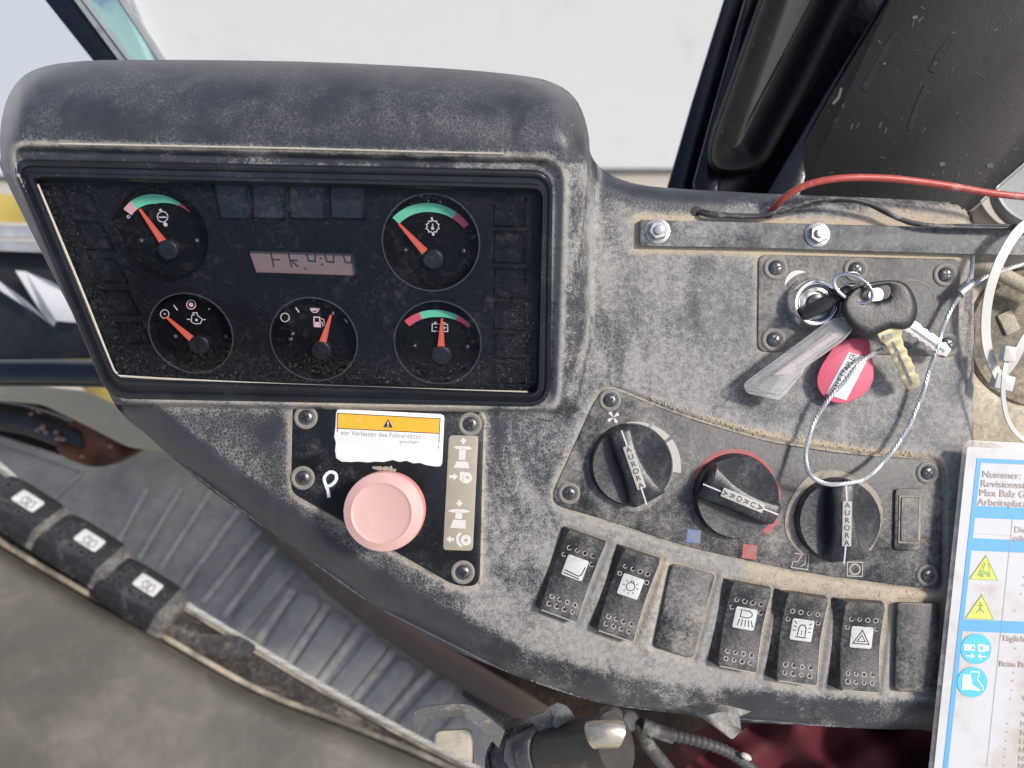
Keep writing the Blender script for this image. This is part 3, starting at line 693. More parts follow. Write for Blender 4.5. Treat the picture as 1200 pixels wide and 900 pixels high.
band(gauges[4][0], (474, 376), (514, 363), (552, 381), 8.5, ((0, .24), (.24, .78), (.78, 1)), (M_red, M_green, M_red), (1, .5))
HUB = [(196, 293), (507.5, 304.5), (233, 405), (376, 411.5), (517, 417)]
NEED = [((164, 245), (192, 284)), ((467.6, 262), (498, 295)), ((195, 371), (226, 398)), ((388, 369), (378, 402)), ((518, 373), (517, 407))]
for (ga, c2, r), (hx, hy), (tip, bs) in zip(gauges, HUB, NEED):
    b = MB(FR(0, 0)); b.M = Matrix.Identity(4); hc = CP(hx, hy, DO + .004); hr = 12 * (D - hc.z) / F
    cc = hc; n = 24; ring = lambda rr, o: [tuple(cc + EX * rr * math.cos(2 * math.pi * k / n) + EY * rr * math.sin(2 * math.pi * k / n) + CN * o) for k in range(n)]
    b.loops([ring(hr * 1.05, -.004), ring(hr * 1.0, -.0006), ring(hr * .93, 0), ring(hr * .80, .0001)], c1=True); b.build('hub', M_black, ga, 50)
    b = MB(); T = CP(*tip, DO + .0022); Bp = CP(*bs, DO + .003); dr = (Bp - T).normalized(); sd = dr.cross(CN).normalized(); wd = 4.2 * U; wt = 1.1 * U
    up = CN * .0006
    Lq = lambda o: [tuple(T + sd * wt + o), tuple(T - sd * wt + o), tuple(Bp - sd * wd + o), tuple(Bp + sd * wd + o)]
    b.loops([Lq(CN * 0), Lq(up)], c0=True, c1=True); nd = b.build('needle', M_orange, ga, 30)
    b = MB(); b.f.append(tuple(b.vs([tuple(T * .85 + Bp * .15 + sd * wt * .2 + up * 1.15), tuple(T * .85 + Bp * .15 - sd * wt * .2 + up * 1.15), tuple(Bp - sd * wd * .18 + up * 1.15), tuple(Bp + sd * wd * .18 + up * 1.15)])))
    b.build('needle_groove', M_pinkside, nd, 0)
for gi, pts in ((0, ((166, 282), (231, 282))), (1, ((475, 293), (543, 294))), (2, ((206, 394), (266, 394))), (3, ((343, 391), (341, 397))), (4, ((486, 405), (547.5, 406)))):
    for p in pts: put('dial_screw', SCREW_SMALL, gauges[gi][0], CP(*p, DO + .0001), random.uniform(0, 90), CN)
SCREW_SMALL_ch = PROTO_CH[SCREW_SMALL]
# dial symbols
def S(gi, strokes, mat, discs=(), name='symbol', dep=DO + .0003):
    b = MB()
    for pts, w in strokes: cst(b, pts, w, dep)
    for (x, y, rr) in discs:
        c = cl2(CP(x, y, dep)); q = rr * U * .9
        b.f.append(tuple(b.vs([tuple(back((c.x + q * math.cos(2 * math.pi * k / 12), c.y + q * math.sin(2 * math.pi * k / 12)), dep)) for k in range(12)])))
    return b.build(name, mat, gauges[gi][0], 0)
def cpts(x, y, r, n=16, a0=0, a1=360): return [(x + r * math.cos(R(a0 + (a1 - a0) * k / n)), y - r * math.sin(R(a0 + (a1 - a0) * k / n))) for k in range(n + 1)]
S(0, [(cpts(190.5, 254, 6.2), 1.1), ([(187.5, 245), (189, 248)], 3.2), ([(186, 254.5), (195, 254.5)], 1.6)], M_mark, [(193.8, 263, 2.6)])
S(0, [(cpts(150.5, 254, 1.6, 8), .9)], M_mark)
gear = [(507 + (6.2 + (1.8 if k % 2 else 0)) * math.cos(2 * math.pi * k / 20), 265.5 - (6.2 + (1.8 if k % 2 else 0)) * math.sin(2 * math.pi * k / 20)) for k in range(21)]
S(1, [(gear, 1.2), ([(506, 254.5), (506.3, 259)], 2.2), ([(507, 262), (507, 269)], 1.4), ([(507.6, 272), (507.8, 276)], 3)], M_mark, [(507, 267.5, 2)])
S(2, [(cpts(193, 368, 5), 1.1), ([(203.5, 357.5), (208, 363.5)], 1.6)], M_mark, [(245, 362, 1.3), (193, 368, 1.1)])
S(2, [(cpts(224, 357, 5.3), 1.2)], M_markpink, [(224, 357, 3)])
S(2, [([(225, 369), (224, 377), (229, 379.5), (235, 379), (237, 374), (233, 371), (231, 369), (231, 366.5), (226, 366.5), (227.5, 369), (225, 369)], 1.1), ([(219, 374), (223, 374.5)], 1.2), ([(236, 374.5), (241, 374.5)], 1.2)], M_mark, [(230.2, 375, 1.8)])
S(3, [(cpts(334, 372, 5), 1.2), ([(346.5, 360.5), (350.5, 366)], 1.8), ([(404, 374), (407, 378)], 1.4)], M_mark)
S(3, [(cpts(369, 361, 5.2, 10, 180, 360), 1.2), ([(365, 362.5), (373, 362.5)], 3.6), ([(390.3, 365.3), (390.3, 369)], 2.6)], M_markpink)
S(3, [([(368, 380), (368, 371.5), (374.5, 371.8), (375.5, 383), (368.5, 382.5), (368, 379)], 1.6), ([(368.5, 379.5), (375, 379.8)], 5.5), ([(376, 373), (379.5, 374.5), (380.5, 381), (378.5, 382), (377.5, 378), (376, 377)], 1.1)], M_markpink)
S(4, [([(506.5, 379.5), (524.5, 380), (524.7, 388.5), (506.3, 388), (506.5, 379.2)], 1.2), ([(508.5, 378), (512, 378)], 1.4), ([(519, 378.3), (522, 378.3)], 1.4), ([(509.5, 383.6), (512.5, 383.7)], 1.1), ([(519, 384), (523, 384)], 1.1), ([(521, 382), (521, 386)], 1.1)], M_mark)
for x, y in ((502, 235.5), (516, 236.5)): S(1, [], M_mark, [(x, y, 1.0)])
# glass
gl = [(x, y) for x, y in rpoly(inset(GLS, -3), 4)]
xs = np.linspace(36, 640, 61); ys = np.linspace(206, 464, 31); b = MB(); V = []; fc = []
gmask = inside
GXx, GYy = np.meshgrid(xs, ys); okk = inside(GXx, GYy, gl); _, bx, by = seg_dist(GXx, GYy, gl)
X = np.where(okk, GXx, bx); Y = np.where(okk, GYy, by); idm = {}
for i in range(30):
    for j in range(60):
        if okk[i, j] or okk[i + 1, j] or okk[i, j + 1] or okk[i + 1, j + 1]:
            q = []
            for a, c in ((i, j), (i + 1, j), (i + 1, j + 1), (i, j + 1)):
                if (a, c) not in idm: idm[(a, c)] = b.vs([tuple(CP(X[a, c], Y[a, c], -.003))])[0]; V.append((X[a, c], Y[a, c]))
                q.append(idm[(a, c)])
            b.f.append(tuple(q))
glass = b.build('glass_cover', M_glass, clu, 0)
va = np.array(V); dd = sdf(va[:, 0], va[:, 1], GLS and [p[:2] for p in GLS])
cr = 1.0 * g(np.abs(va[:, 0] - 612), 22) * sstep(300, 400, va[:, 1]) + .8 * g(va[:, 1] - 440, 22) + .35 * g(dd, 26) + .35 * sstep(180, 90, va[:, 0] - (va[:, 1] - 212) * .4 + 60) + .02
col = np.ones((len(glass.data.vertices), 4), np.float32)
if len(cr) == len(col): col[:, 0] = np.clip(cr, 0, 1)
glass.data.color_attributes.new('dust', 'FLOAT_COLOR', 'POINT').data.foreach_set('color', col.ravel())

# ------------------------------------------------------------------ helpers for plates lying on the shell
def plate_px(mb, c, z, th, bevel=1.2, seg=5):
    """bevelled plate from a photo-pixel outline, top face at height z"""
    L = []
    for ins_, dz in ((0, -th), (0, -bevel * U), (bevel * .35, -bevel * .3 * U), (bevel, 0)):
        L.append([tuple(P(x, y, z + dz)) for x, y in rpoly(inset(c, ins_), seg)])
    mb.loops(L, c1=True); return mb
def flat_px(mb, c, z, seg=4):
    mb.f.append(tuple(mb.vs([tuple(P(x, y, z)) for x, y in rpoly(c, seg)]))); return mb
def st_px(mb, pts, w, z, closed=False):
    t = MB(); t.stroke([(x, -y) for x, y in pts], w, 0, closed); i0 = len(mb.v); mb.v += [P(v.x, -v.y, z) for v in t.v]; mb.f += [tuple(i0 + k for k in f) for f in t.f]; return mb

# ---- left control plate
ZL = .0012
lp = thing('control_plate', 'glossy black four-screw plate round the pink knob below the gauges', 'control plate', P(450, 580, 0))
plate_px(MB(), LEFTP, ZL, .004, 1.4).build('base_plate', M_plate_clean, lp)
# dusty rim around the plate
b = MB(); o_ = rpoly(inset(LEFTP, -2.2), 5); o1 = rpoly(inset(LEFTP, .4), 5)
b.loops([[tuple(P(x, y, -.0008)) for x, y in rpoly(inset(LEFTP, -4), 5)], [tuple(P(x, y, .0004)) for x, y in o_], [tuple(P(x, y, .0003)) for x, y in o1]]); b.build('dust_rim', M_ringdust, lp, 60)
for i, (x, y) in enumerate(((358.5, 489), (551, 497), (355, 560), (542.5, 670.5))): put('screw', SCREW, lp, P(x, y, ZL), (20, 35, 60, 10)[i])
b = MB(); bl = [(394, 479, 5), (521, 485.5, 5)]
edge = [(518, 547, 5), (508, 546.5), (499, 545), (492, 542.5), (484, 543), (476, 540), (468, 541.5), (460, 539), (450, 541.5), (440, 541), (431, 542), (420, 541), (410, 541.5), (400, 541), (394, 537), (392.5, 528), (393.5, 519), (391.5, 512), (393, 500)]
plate_px(b, bl + edge, ZL + .0004, .0006, .4, 2); wl = b.build('warning_label', M_white, lp)
b = MB(); flat_px(b, [(395.5, 484.6), (516, 491), (514.6, 507.8), (395, 501.6)], ZL + .0005, 1); b.build('orange_band', M_orangelabel, wl, 0)
b = MB(); z = ZL + .0006
for pts, w in (([(395.3, 506), (395.5, 484.3), (516, 490.6), (514.8, 507.6), (514.5, 519)], .9), ([(395.3, 501.8), (514.8, 508)], .9), ([(514.2, 521), (514, 526)], .6)): st_px(b, pts, w, z)
flat_px(b, [(448.8, 500.6), (460.4, 501.2), (454.9, 491)], z, 1); b.build('label_border', M_ink, wl, 0)
b = MB(); st_px(b, [(454.8, 494.2), (454.7, 498)], 1.2, z + .0001); flat_px(b, [(454, 499), (455.4, 499.1), (455.4, 500.2), (454, 500.1)], z + .0001, 1); b.build('exclamation_mark', M_white, wl, 0)
text('vor Verlassen des Führersitzes', 6.0, FR(399, 509.5, z, -2.9) , M_faint, wl, sx=.92)
text('gesichert', 4.6, FR(468, 519, z, -2.9), M_faint, wl)
b = MB(); SP = [(526, 510, 5), (560.7, 510.7, 5), (554, 645.5, 5), (519, 644.5, 5)]
plate_px(b, SP, ZL + .0005, .0007, .5); strip = b.build('pictogram_strip', M_strip, lp)
b = MB(); z = ZL + .0006
def arrow(cx, cy, dx, dy, l=8, w=3.2, hw=9, hl=5):
    n = math.hypot(dx, dy); dx /= n; dy /= n; sx_, sy_ = -dy, dx
    t = (cx + dx * l / 2, cy + dy * l / 2); m = (t[0] - dx * hl, t[1] - dy * hl); s_ = (cx - dx * l / 2, cy - dy * l / 2)
    flat_px(b, [t, (m[0] + sx_ * hw / 2, m[1] + sy_ * hw / 2), (m[0] - sx_ * hw / 2, m[1] - sy_ * hw / 2)], z, 1)
    st_px(b, [s_, m], w, z)
arrow(543, 516.5, 0, -1); flat_px(b, [(531, 524), (536, 522.5), (549, 523), (554, 525.5), (549, 527), (536, 526.5)], z, 1); st_px(b, [(542, 526), (541.3, 539)], 8, z)
flat_px(b, [(535, 540.5), (548, 541), (550.5, 549), (531.5, 548)], z, 1); arrow(531.5, 558.5, 1, 0, 10)
b.disc; 
def disc_px(mb, x, y, r, z, n=18): mb.f.append(tuple(mb.vs([tuple(P(x + r * math.cos(-2 * math.pi * k / n), y + r * math.sin(-2 * math.pi * k / n), z)) for k in range(n)])))
disc_px(b, 546.5, 560, 6.8, z); flat_px(b, [(539, 553), (544, 552.5), (543, 567), (538.5, 562)], z, 1)
arrow(538.3, 590, 0, 1); flat_px(b, [(524.5, 599), (530, 596.5), (545, 597), (551.5, 599.5), (545, 601), (530, 600.5)], z, 1); st_px(b, [(538, 600), (537.3, 608)], 8, z)
flat_px(b, [(531, 609), (546, 609.5), (545.5, 619.5), (527.5, 618.5)], z, 1); arrow(527.5, 632, -1, 0, 9)
st_px(b, [(540, 624.5), (536, 629), (536.5, 636), (541, 640.5)], 3, z); disc_px(b, 546, 633, 6.4, z)
b.build('pictogram', M_stripmark, strip, 0)
b = MB(); disc_px(b, 548, 559.5, 1.6, z + .0001); disc_px(b, 546, 633, 2, z + .0001); b.build('pictogram_hole', M_strip, strip, 0)
b = MB(); pp = catmull([Vector((x, y, 0)) for x, y in ((385.5, 583), (384, 574), (380, 561), (386, 553.5), (393, 555), (394, 562), (389, 568), (383, 570))], 5); st_px(b, [(q.x, q.y) for q in pp], 3.8, ZL + .0003)
b.build('painted_letter', M_whitepaint, lp, 0, label='hand-painted white letter P')
b = MB(); zp = ZL + .0005
for k in range(60):
    a = random.uniform(0, 6.28); rr = random.uniform(0, 7)
    x = 446 + rr * 1.6 * math.cos(a) + random.uniform(-4, 10); y = 549 - (x - 446) * -.08 + rr * .35 * math.sin(a); s_ = random.uniform(.8, 2.4)
    b.M = FR(x, y, ZL, random.uniform(0, 360)); b.lathe([(s_, 0), (s_ * .7, s_ * .5)], 5)
b.build('sand_grains', M_ringdust, lp, 0, kind='stuff')

# pink mushroom knob
zk = .030
kn = thing('parking_brake_knob', 'faded pink round push-pull knob on the black plate', 'knob', P(458, 596, ZL))
b = MB(FR(458, 596, ZL)); b.lathe([(26, 0), (26, 6), (22, 8), (19, 10), (19, 40)], 28); b.build('collar', M_plate_clean, kn)
b = MB(); c0 = P(460, 596, ZL + .004); c1 = P(448.3, 600.4, zk); ax = (c1 - c0)
def ringc(c, r, n=48): return [tuple(c + Vector((r * math.cos(2 * math.pi * k / n), r * math.sin(2 * math.pi * k / n), 0))) for k in range(n)]
uz = (D - zk) / F
dn = Vector((.0009, .0004, -.0022))
b.loops([ringc(c1 + dn * 3.4, 30 * uz), ringc(c1 + dn * 2.6, 44.5 * uz), ringc(c1 + dn * 1.3, 47 * uz), ringc(c1 + dn * .5, 46.9 * uz)]); b.build('knob_skirt', M_pinkside, kn)
b = MB(); b.loops([ringc(c1 + dn * .5, 46.9 * uz), ringc(c1 + dn * .1, 46 * uz), ringc(c1, 44.5 * uz), ringc(c1 + Vector((-.0004, -.0002, .0016)), 35.5 * uz), ringc(c1 + Vector((-.0005, -.0003, .0012)), 34 * uz), ringc(c1 + Vector((-.0005, -.0003, .0008)), 31.5 * uz)], c1=True)
b.build('knob_cap', M_pink, kn, 25)
b = MB(); b.loops([ringc(c0, 17 * U), ringc(c1 + dn * 2.5, 17 * U)]); b.build('stem', M_pinkside, kn)
b = MB(FR(434, 619, zk + .00035, 20)); b.disc(0, 0, 1.1, 0, 7, .6); b.disc(11, 4, .6, 0, 6); b.build('pit_mark', M_recess, kn, 0)

# ---- climate panel
ZC = -.0012
cp = thing('climate_panel', 'long dusty black panel carrying three rotary knobs', 'control panel', P(880, 580, ZC))
def dust_attr(o, fn):
    pass
b = MB(); plate_px(b, CLIM, ZC, .004, 1.6, 4); pan = b.build('panel_plate', M_plate, cp)
b = MB(); b.loops([[tuple(P(x, y, -.0040)) for x, y in rpoly(inset(CLIM, -5), 4)], [tuple(P(x, y, -.0022)) for x, y in rpoly(inset(CLIM, -2), 4)], [tuple(P(x, y, -.0024)) for x, y in rpoly(inset(CLIM, .6), 4)]]); b.build('dust_rim', M_ringdust, cp, 60)
for i, (x, y) in enumerate(((714.7, 469), (667, 578), (1086.5, 554), (1086.5, 674))): put('screw', SCREW2, cp, P(x, y, ZC), (30, 5, 50, 70)[i])
z = ZC + .0002
b = MB()
for a in (45, 135, 225, 315):
    c, s_ = math.cos(R(a + 8)), math.sin(R(a + 8)); x, y = 718.7, 489
    q = [(x, y), (x + 6.5 * c - 2.5 * s_, y + 6.5 * s_ + 2.5 * c), (x + 8 * c, y + 8 * s_), (x + 6.5 * c + 2 * s_, y + 6.5 * s_ - 2 * c)]
    if area(q) > 0: q.reverse()
    flat_px(b, q, z, 1)
b.build('fan_symbol', M_mark, cp, 0)
def arc_px(mb, cx, cy, r0f, r1f, a0, a1, z, n=24):
    A = []; B = []
    for k in range(n + 1):
        t = k / n; a = R(lerp(a0, a1, t)); A.append(tuple(P(cx + r0f(t) * math.cos(a), cy - r0f(t) * math.sin(a), z))); B.append(tuple(P(cx + r1f(t) * math.cos(a), cy - r1f(t) * math.sin(a), z)))
    mb.loops([B, A], closed=False)
for a0, a1, w0, w1 in ((96, 66, 1.2, 4.5), (62, 37, 5, 8), (33, -8, 8.5, 10)):
    b = MB(); arc_px(b, 739, 546, lambda t: 49.5, lambda t: 49.5 + lerp(w0, w1, t), a0, a1, z); b.build('speed_arc', M_print_dim, cp, 0)
b = MB(); arc_px(b, 861, 580, lambda t: 49, lambda t: 49 + 5 * math.sin(math.pi * min(1, .15 + t)) ** .5 if t < .84 else 54, 158, -6, z); b.build('heat_arc', M_printred, cp, 0)
b = MB(); flat_px(b, [(893, 622), (909, 606), (914, 610), (899, 627)], z, 1); b.build('heat_arc', M_printred, cp, 0)
b = MB(); flat_px(b, [(806, 620), (822, 621.5), (820, 637), (804, 635)], z, 1); b.build('cold_mark', M_printblue, cp, 0)
b = MB(); flat_px(b, [(871, 637.5), (887.5, 639), (886, 656), (869.5, 654)], z, 1); b.build('hot_mark', M_printred, cp, 0)
b = MB(); arc_px(b, 977.5, 608, lambda t: 46, lambda t: 57 - 1.5 * math.sin(20 * t), -42, 232, ZC + .0004, 40); b.build('dust_ring', M_ringdust, cp, 0)
b = MB(); arc_px(b, 739, 546, lambda t: 46, lambda t: 52 + 2 * math.sin(9 * t), -100, 30, ZC + .00012, 30); b.build('dust_ring', M_plate_ign, cp, 0)
b = MB()
st_px(b, [(931, 648.5), (948, 650), (946.5, 667.5), (927.5, 665), (929, 658)], 1, z); st_px(b, [(930, 658), (935, 658), (940, 650)], 1, z); st_px(b, [(938, 664), (943, 661), (944, 652)], 1, z)
st_px(b, [(993, 658.5), (1011, 659), (1010.5, 675.5), (993, 674.8), (993, 658.3)], 1, z); st_px(b, cpts(1002, 667, 6), 1.3, z)
b.build('outlet_symbol', M_print_dim, cp, 0, kind='stuff')
bs = MB(); plate_px(bs, [(1049, 572.5, 5), (1080, 572.5, 5), (1078.5, 646, 5), (1047.5, 645, 5)], ZC + .0018, .002, 1.6); blk = bs.build('blank_switch', M_plate, cp)
bs = MB(); q = [(1056.5, 583, 1.5), (1076.5, 583.5, 1.5), (1075.5, 634.5, 1.5), (1055.5, 634, 1.5)]
st_px(bs, [(p[0], p[1]) for p in inset(q, -1.5)], 2.2, ZC + .0023, True); bs.build('switch_frame', M_ringdust, blk, 0)
bs = MB(); plate_px(bs, q, ZC + .0032, .0015, 1.2); bs.build('switch_face', M_plate_ign, blk)

def climate_knob(cx, cy, r, rot, label, sxl, mir=1):
    zt = .0065
    t = thing('rotary_knob', label, 'knob', P(cx, cy, ZC), 'climate panel knobs')
    b = MB(FR(cx, cy, ZC)); b.lathe([(r * 1.03, 0), (r * 1.0, 3), (r * .99, 11), (r * .965, 13)], 48, cap1=False)
    # shallow dished faces beside the grip
    b.lathe([(r * .965, 13), (r * .8, 12), (r * .4, 10.5)], 48); base = b.build('knob_base', M_knob, t, 30)
    M = FR(cx, cy, ZC, rot); b = MB(M)
    right = catmull([Vector((9, 46, 0)), Vector((8, 30, 0)), Vector((9, 10, 0)), Vector((14, -12, 0)), Vector((23, -32, 0)), Vector((29, -40, 0))], 5)
    left = catmull([Vector((-16, 44, 0)), Vector((-16.5, 25, 0)), Vector((-15, 5, 0)), Vector((-14, -15, 0)), Vector((-15, -46, 0))], 5)
    top = lambda p: 30 - (p.y * p.y) * .0022
    sc = r / 47.5
    if mir < 0: right, left = [Vector((-p.x, p.y, 0)) for p in left], [Vector((-p.x, p.y, 0)) for p in right]
    k = min(len(right), len(left)); rr = [right[int(i * (len(right) - 1) / (k - 1))] for i in range(k)]; ll = [left[int(i * (len(left) - 1) / (k - 1))] for i in range(k)]
    rows = []
    for i, (a, c) in enumerate(zip(ll, rr)):
        e = min(i, k - 1 - i); end = 1 if e else .86
        h = top(a) * (1 if e > 0 else .93); ax_, cx_ = a.x * end, c.x * end
        ya, yc = a.y, c.y
        rows.append([(ax_ * sc - 2.5, ya * sc, 8), (ax_ * sc, ya * sc, h - 4), (ax_ * sc + 1, ya * sc, h - 1.4), (ax_ * sc + 3.4, ya * sc, h), ((ax_ + cx_) / 2 * sc, (ya + yc) / 2 * sc, h + .6), (cx_ * sc - 3.4, yc * sc, h), (cx_ * sc - 1, yc * sc, h - 1.4), (cx_ * sc, yc * sc, h - 4), (cx_ * sc + 2, yc * sc, 8)])
    b.loops([list(reversed(q)) for q in rows], closed=False)
    b.f.append(tuple(b.vs(rows[0]))); b.f.append(tuple(b.vs(list(reversed(rows[-1])))))
    grip = b.build('grip', M_knob, t, 50)
    b = MB(M); hh = lambda y: 30.9 - (y * y) * .0022
    xc = lambda y: ((y - 44) * -.055 * sc - 3) * mir
    for y0, y1 in ((44, 24), (-24, -46)):
        pts = [(xc(lerp(y0, y1, i / 4)), lerp(y0, y1, i / 4) * sc) for i in range(5)]
        A = [(x - .8, y, hh(y) + .15) for x, y in pts]; B = [(x + .8, y, hh(y) + .15) for x, y in pts]; b = MB(M); b.loops([A, B], closed=False); b.build('pointer_line', M_mark, grip, 0)
    M2 = M @ Matrix.Translation((xc(0), 0, 30.95)) @ Matrix.Rotation(R(-90 + 3.5 * mir), 4, 'Z')
    b = MB(M2); b.plate([(-25.5, -5.3, 1), (25.5, -5.3, 1), (25.5, 5.3, 1), (-25.5, 5.3, 1)], -1.5, .5, .4, 2)
    b.build('emblem_plate', M_emblem, grip, 30)
    for i_, ch_ in enumerate('AURORA'):
        text(ch_, 6.0, M2 @ Matrix.Translation((-21.2 + i_ * 8.5, 0, .62)) @ Matrix.Rotation(R(90), 4, 'Z') @ Matrix.Translation((0, -3.0, 0)), M_ink, grip, align='CENTER', bold=.02, sx=1.1)
    return t
climate_knob(739, 544, 47, 15.5, 'left black rotary knob beside the fan symbol and white arc', 1)
climate_knob(861, 581, 48.5, -109, 'middle black rotary knob under the red arc', 1, -1)
climate_knob(979, 608, 48, -4.5, 'right black rotary knob in a sandy ring, under the steel cable loop', 1)

# ------------------------------------------------------------------ rocker switches
def rocker(q, label, icon, group='rocker switches along the lower edge of the dashboard', zb=None, side=9, parent_kind=None, H=17, lift=4.5, flipdots=False, nrm=None, mat=None):
    TL, TR, BR, BL = [Vector((*p, 0)) for p in q]
    c = (TL + TR + BR + BL) / 4; wv = (TR - TL + BR - BL) / 2; lv = (TL - BL + TR - BR) / 2
    W, Lh = wv.length / 2, lv.length / 2; ang = math.degrees(math.atan2(-wv.y, wv.x)); zb = -.002 if zb is None else zb
    # shear so that the long side follows the photo
    M = FR(c.x, c.y, zb + H * U, ang, nrm) @ Matrix.Translation((0, 0, -H)); wn = wv.normalized(); skew = lv.dot(wn) / Lh * 1.0 if nrm is None else 0
    t = thing('rocker_switch', label, 'switch', P(c.x, c.y, zb), group)
    hf = lambda v: H - 5.5 * math.sin(math.pi * (v * .5 + .5)) + lift * max(0, -v) * 1.1 + 1.5 * v
    X = lambda x, v: x + skew * v
    b = MB(M); rows = []; ny = 14
    for i in range(ny + 1):
        v = 1 - 2 * i / ny; e = min(i, ny - i); en = 1 if e else .0; y = v * Lh; h = hf(v) - (0 if e else 1.2)
        sh = 0 if e else 1.5
        rows.append([(X(-W - side, v), y, 0), (X(-W - 2.2, v), y, h * .62), (X(-W + sh, v), y, h - 1.8), (X(-W + .7 + sh, v), y, h - .5), (X(-W + 2.4 + sh, v), y, h), (X(W - 2.4 - sh, v), y, h), (X(W - .7 - sh, v), y, h - .5), (X(W - sh, v), y, h - 1.8), (X(W + 2.0, v), y, 0)])
    b.loops([list(reversed(r)) for r in rows], closed=False)
    b.f.append(tuple(b.vs(rows[0]))); b.f.append(tuple(b.vs(list(reversed(rows[-1])))))
    body = b.build('rocker', mat or M_rocker, t, 45)
    b = MB(M); e1 = [(X(W - 1.0, v_), v_ * Lh, hf(v_) - .3) for v_ in [1 - .1 * k for k in range(1, 20)]]; b.tube(e1, .55, 5)  # edge highlights built in as thin dust-coloured tubes, right and bottom
    e2 = [(X(lerp(W - 2, -W + 3, k / 6), -.985), -.985 * Lh, hf(-.98) - .7) for k in range(7)]; b.tube(e2, .6, 5); b.build('worn_or_highlight_edge', M_emblem, t, 60)
    d1 = MB(M); d2 = MB(M)
    xs4 = [-.60 * W, -.2 * W, .2 * W, .6 * W]
    pos = [(x, .60 + .0 * k) for k, x in enumerate(xs4)] + [(-.74 * W, .40), (.70 * W, .40)] + [(x, -.62) for x in xs4] + [(x - .5, -.79) for x in xs4]
    for x, v in pos:
        h = hf(v); sz = random.uniform(.85, 1.1); sl_ = math.atan2(hf(v + .05) - hf(v - .05), .1 * Lh); Mq = Matrix.Translation((X(x, v), v * Lh, h + .35)) @ Matrix.Rotation(sl_, 4, 'X'); d2.M = M @ Mq; d1.M = M @ Mq; d2.circ(0, 0, 2.5 * sz, .8, .05, 10, 100, 100 + random.choice((240, 300, 360))); d1.disc(0, 0, 2.2 * sz, 0, 9)
    d2.build('dimple_rims', M_print_dim, t, 0, kind='stuff'); d1.build('dimples', M_recess, t, 0, kind='stuff')
    v0 = .19; h = hf(v0); s_ = 13
    Mi = M @ Matrix.Translation((X(0, v0), v0 * Lh, h - .1))
    sl = math.atan2(hf(v0 + .1) - hf(v0 - .1), .2 * Lh); Mi = Mi @ Matrix.Rotation(sl, 4, 'X')
    b = MB(Mi); b.plate([(-s_, -s_, 2.5), (s_, -s_, 2.5), (s_, s_, 2.5), (-s_, s_, 2.5)], -1, 1.4, .5, 3); lens = b.build('symbol_lens', M_lens, t)
    b = MB(Mi); icon(b, 1.55); b.build('symbol', M_ink, lens, 0)
    return t
def ic_wiper(b, z):
    b.stroke([(-11, -6), (7, -8), (10, -5), (11, 5)], 1.3, z); b.stroke([(-11, -9.5), (9, -11)], 1.3, z)
def ic_lamp(b, z):
    b.circ(0, 0, 5, 1, z); b.stroke([(-1.6, 4.8), (-1.6, 7), (2, 7), (2, 4.8)], .9, z)
    for a in (-90, -50, -130, 0, 180, 40, 140): b.stroke([(7 * math.cos(R(a)), 7 * math.sin(R(a))), (9.6 * math.cos(R(a)), 9.6 * math.sin(R(a)))], .9, z)
def ic_work(b, z):
    b.stroke([(-6, 1.5), (-6, 10), (3, 10), (6.5, 8), (7.5, 5.8), (6.5, 3.5), (3, 1.5)], 1.1, z, True)
    for k in range(5): b.stroke([(-6 + k * 3.4, -1), (-7.5 + k * 4.6, -9)], 1.1, z)
def ic_beacon(b, z):
    b.stroke([(-4.5, -7), (-4.2, 3), (-2, 6.5), (2, 6.5), (4.2, 3), (4.5, -7)], 1.2, z); b.stroke([(-6.5, -8.5), (6.5, -8.5)], 1.3, z); b.stroke([(0, -6), (0, 0)], .8, z)
    for s_ in (-1, 1):
        for y0, y1 in ((7, 10), (3, 4.5), (-1, -1)): b.stroke([(s_ * 7, y0), (s_ * 10.5, y1)], 1, z)
def ic_hazard(b, z):
    b.stroke([(-9.5, -7.5), (9.5, -7.5), (0, 9)], 1.2, z, True); b.stroke([(-4.8, -4.7), (4.8, -4.7), (0, 3.2)], 1.0, z, True)
ICN = [ic_wiper, ic_lamp, ic_work, ic_beacon, ic_hazard]
LBL = ['leftmost dusty rocker switch with a windscreen line symbol', 'dusty rocker switch with a light bulb symbol on white lens', 'dusty rocker switch with a work light symbol of slanting rays', 'dusty rocker switch with a rotating beacon symbol', 'dusty rocker switch with the hazard triangle symbol']
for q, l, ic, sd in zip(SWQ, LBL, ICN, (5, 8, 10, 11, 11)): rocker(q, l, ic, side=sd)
for q, l in zip(BLQ, ('blank dusty cover plate between the light bulb and work light switches', 'blank black cover plate beside the hazard switch, at the card edge')):
    t = thing('blanking_plate', l, 'cover plate', P(*q[0], -.002), 'blank switch covers')
    c = [(*p, 6) for p in q]
    plate_px(MB(), c, .0012 if q[0][0] < 900 else .0030, .005, 1.8).build('cover', M_plate if q[0][0] < 900 else M_rocker, t)

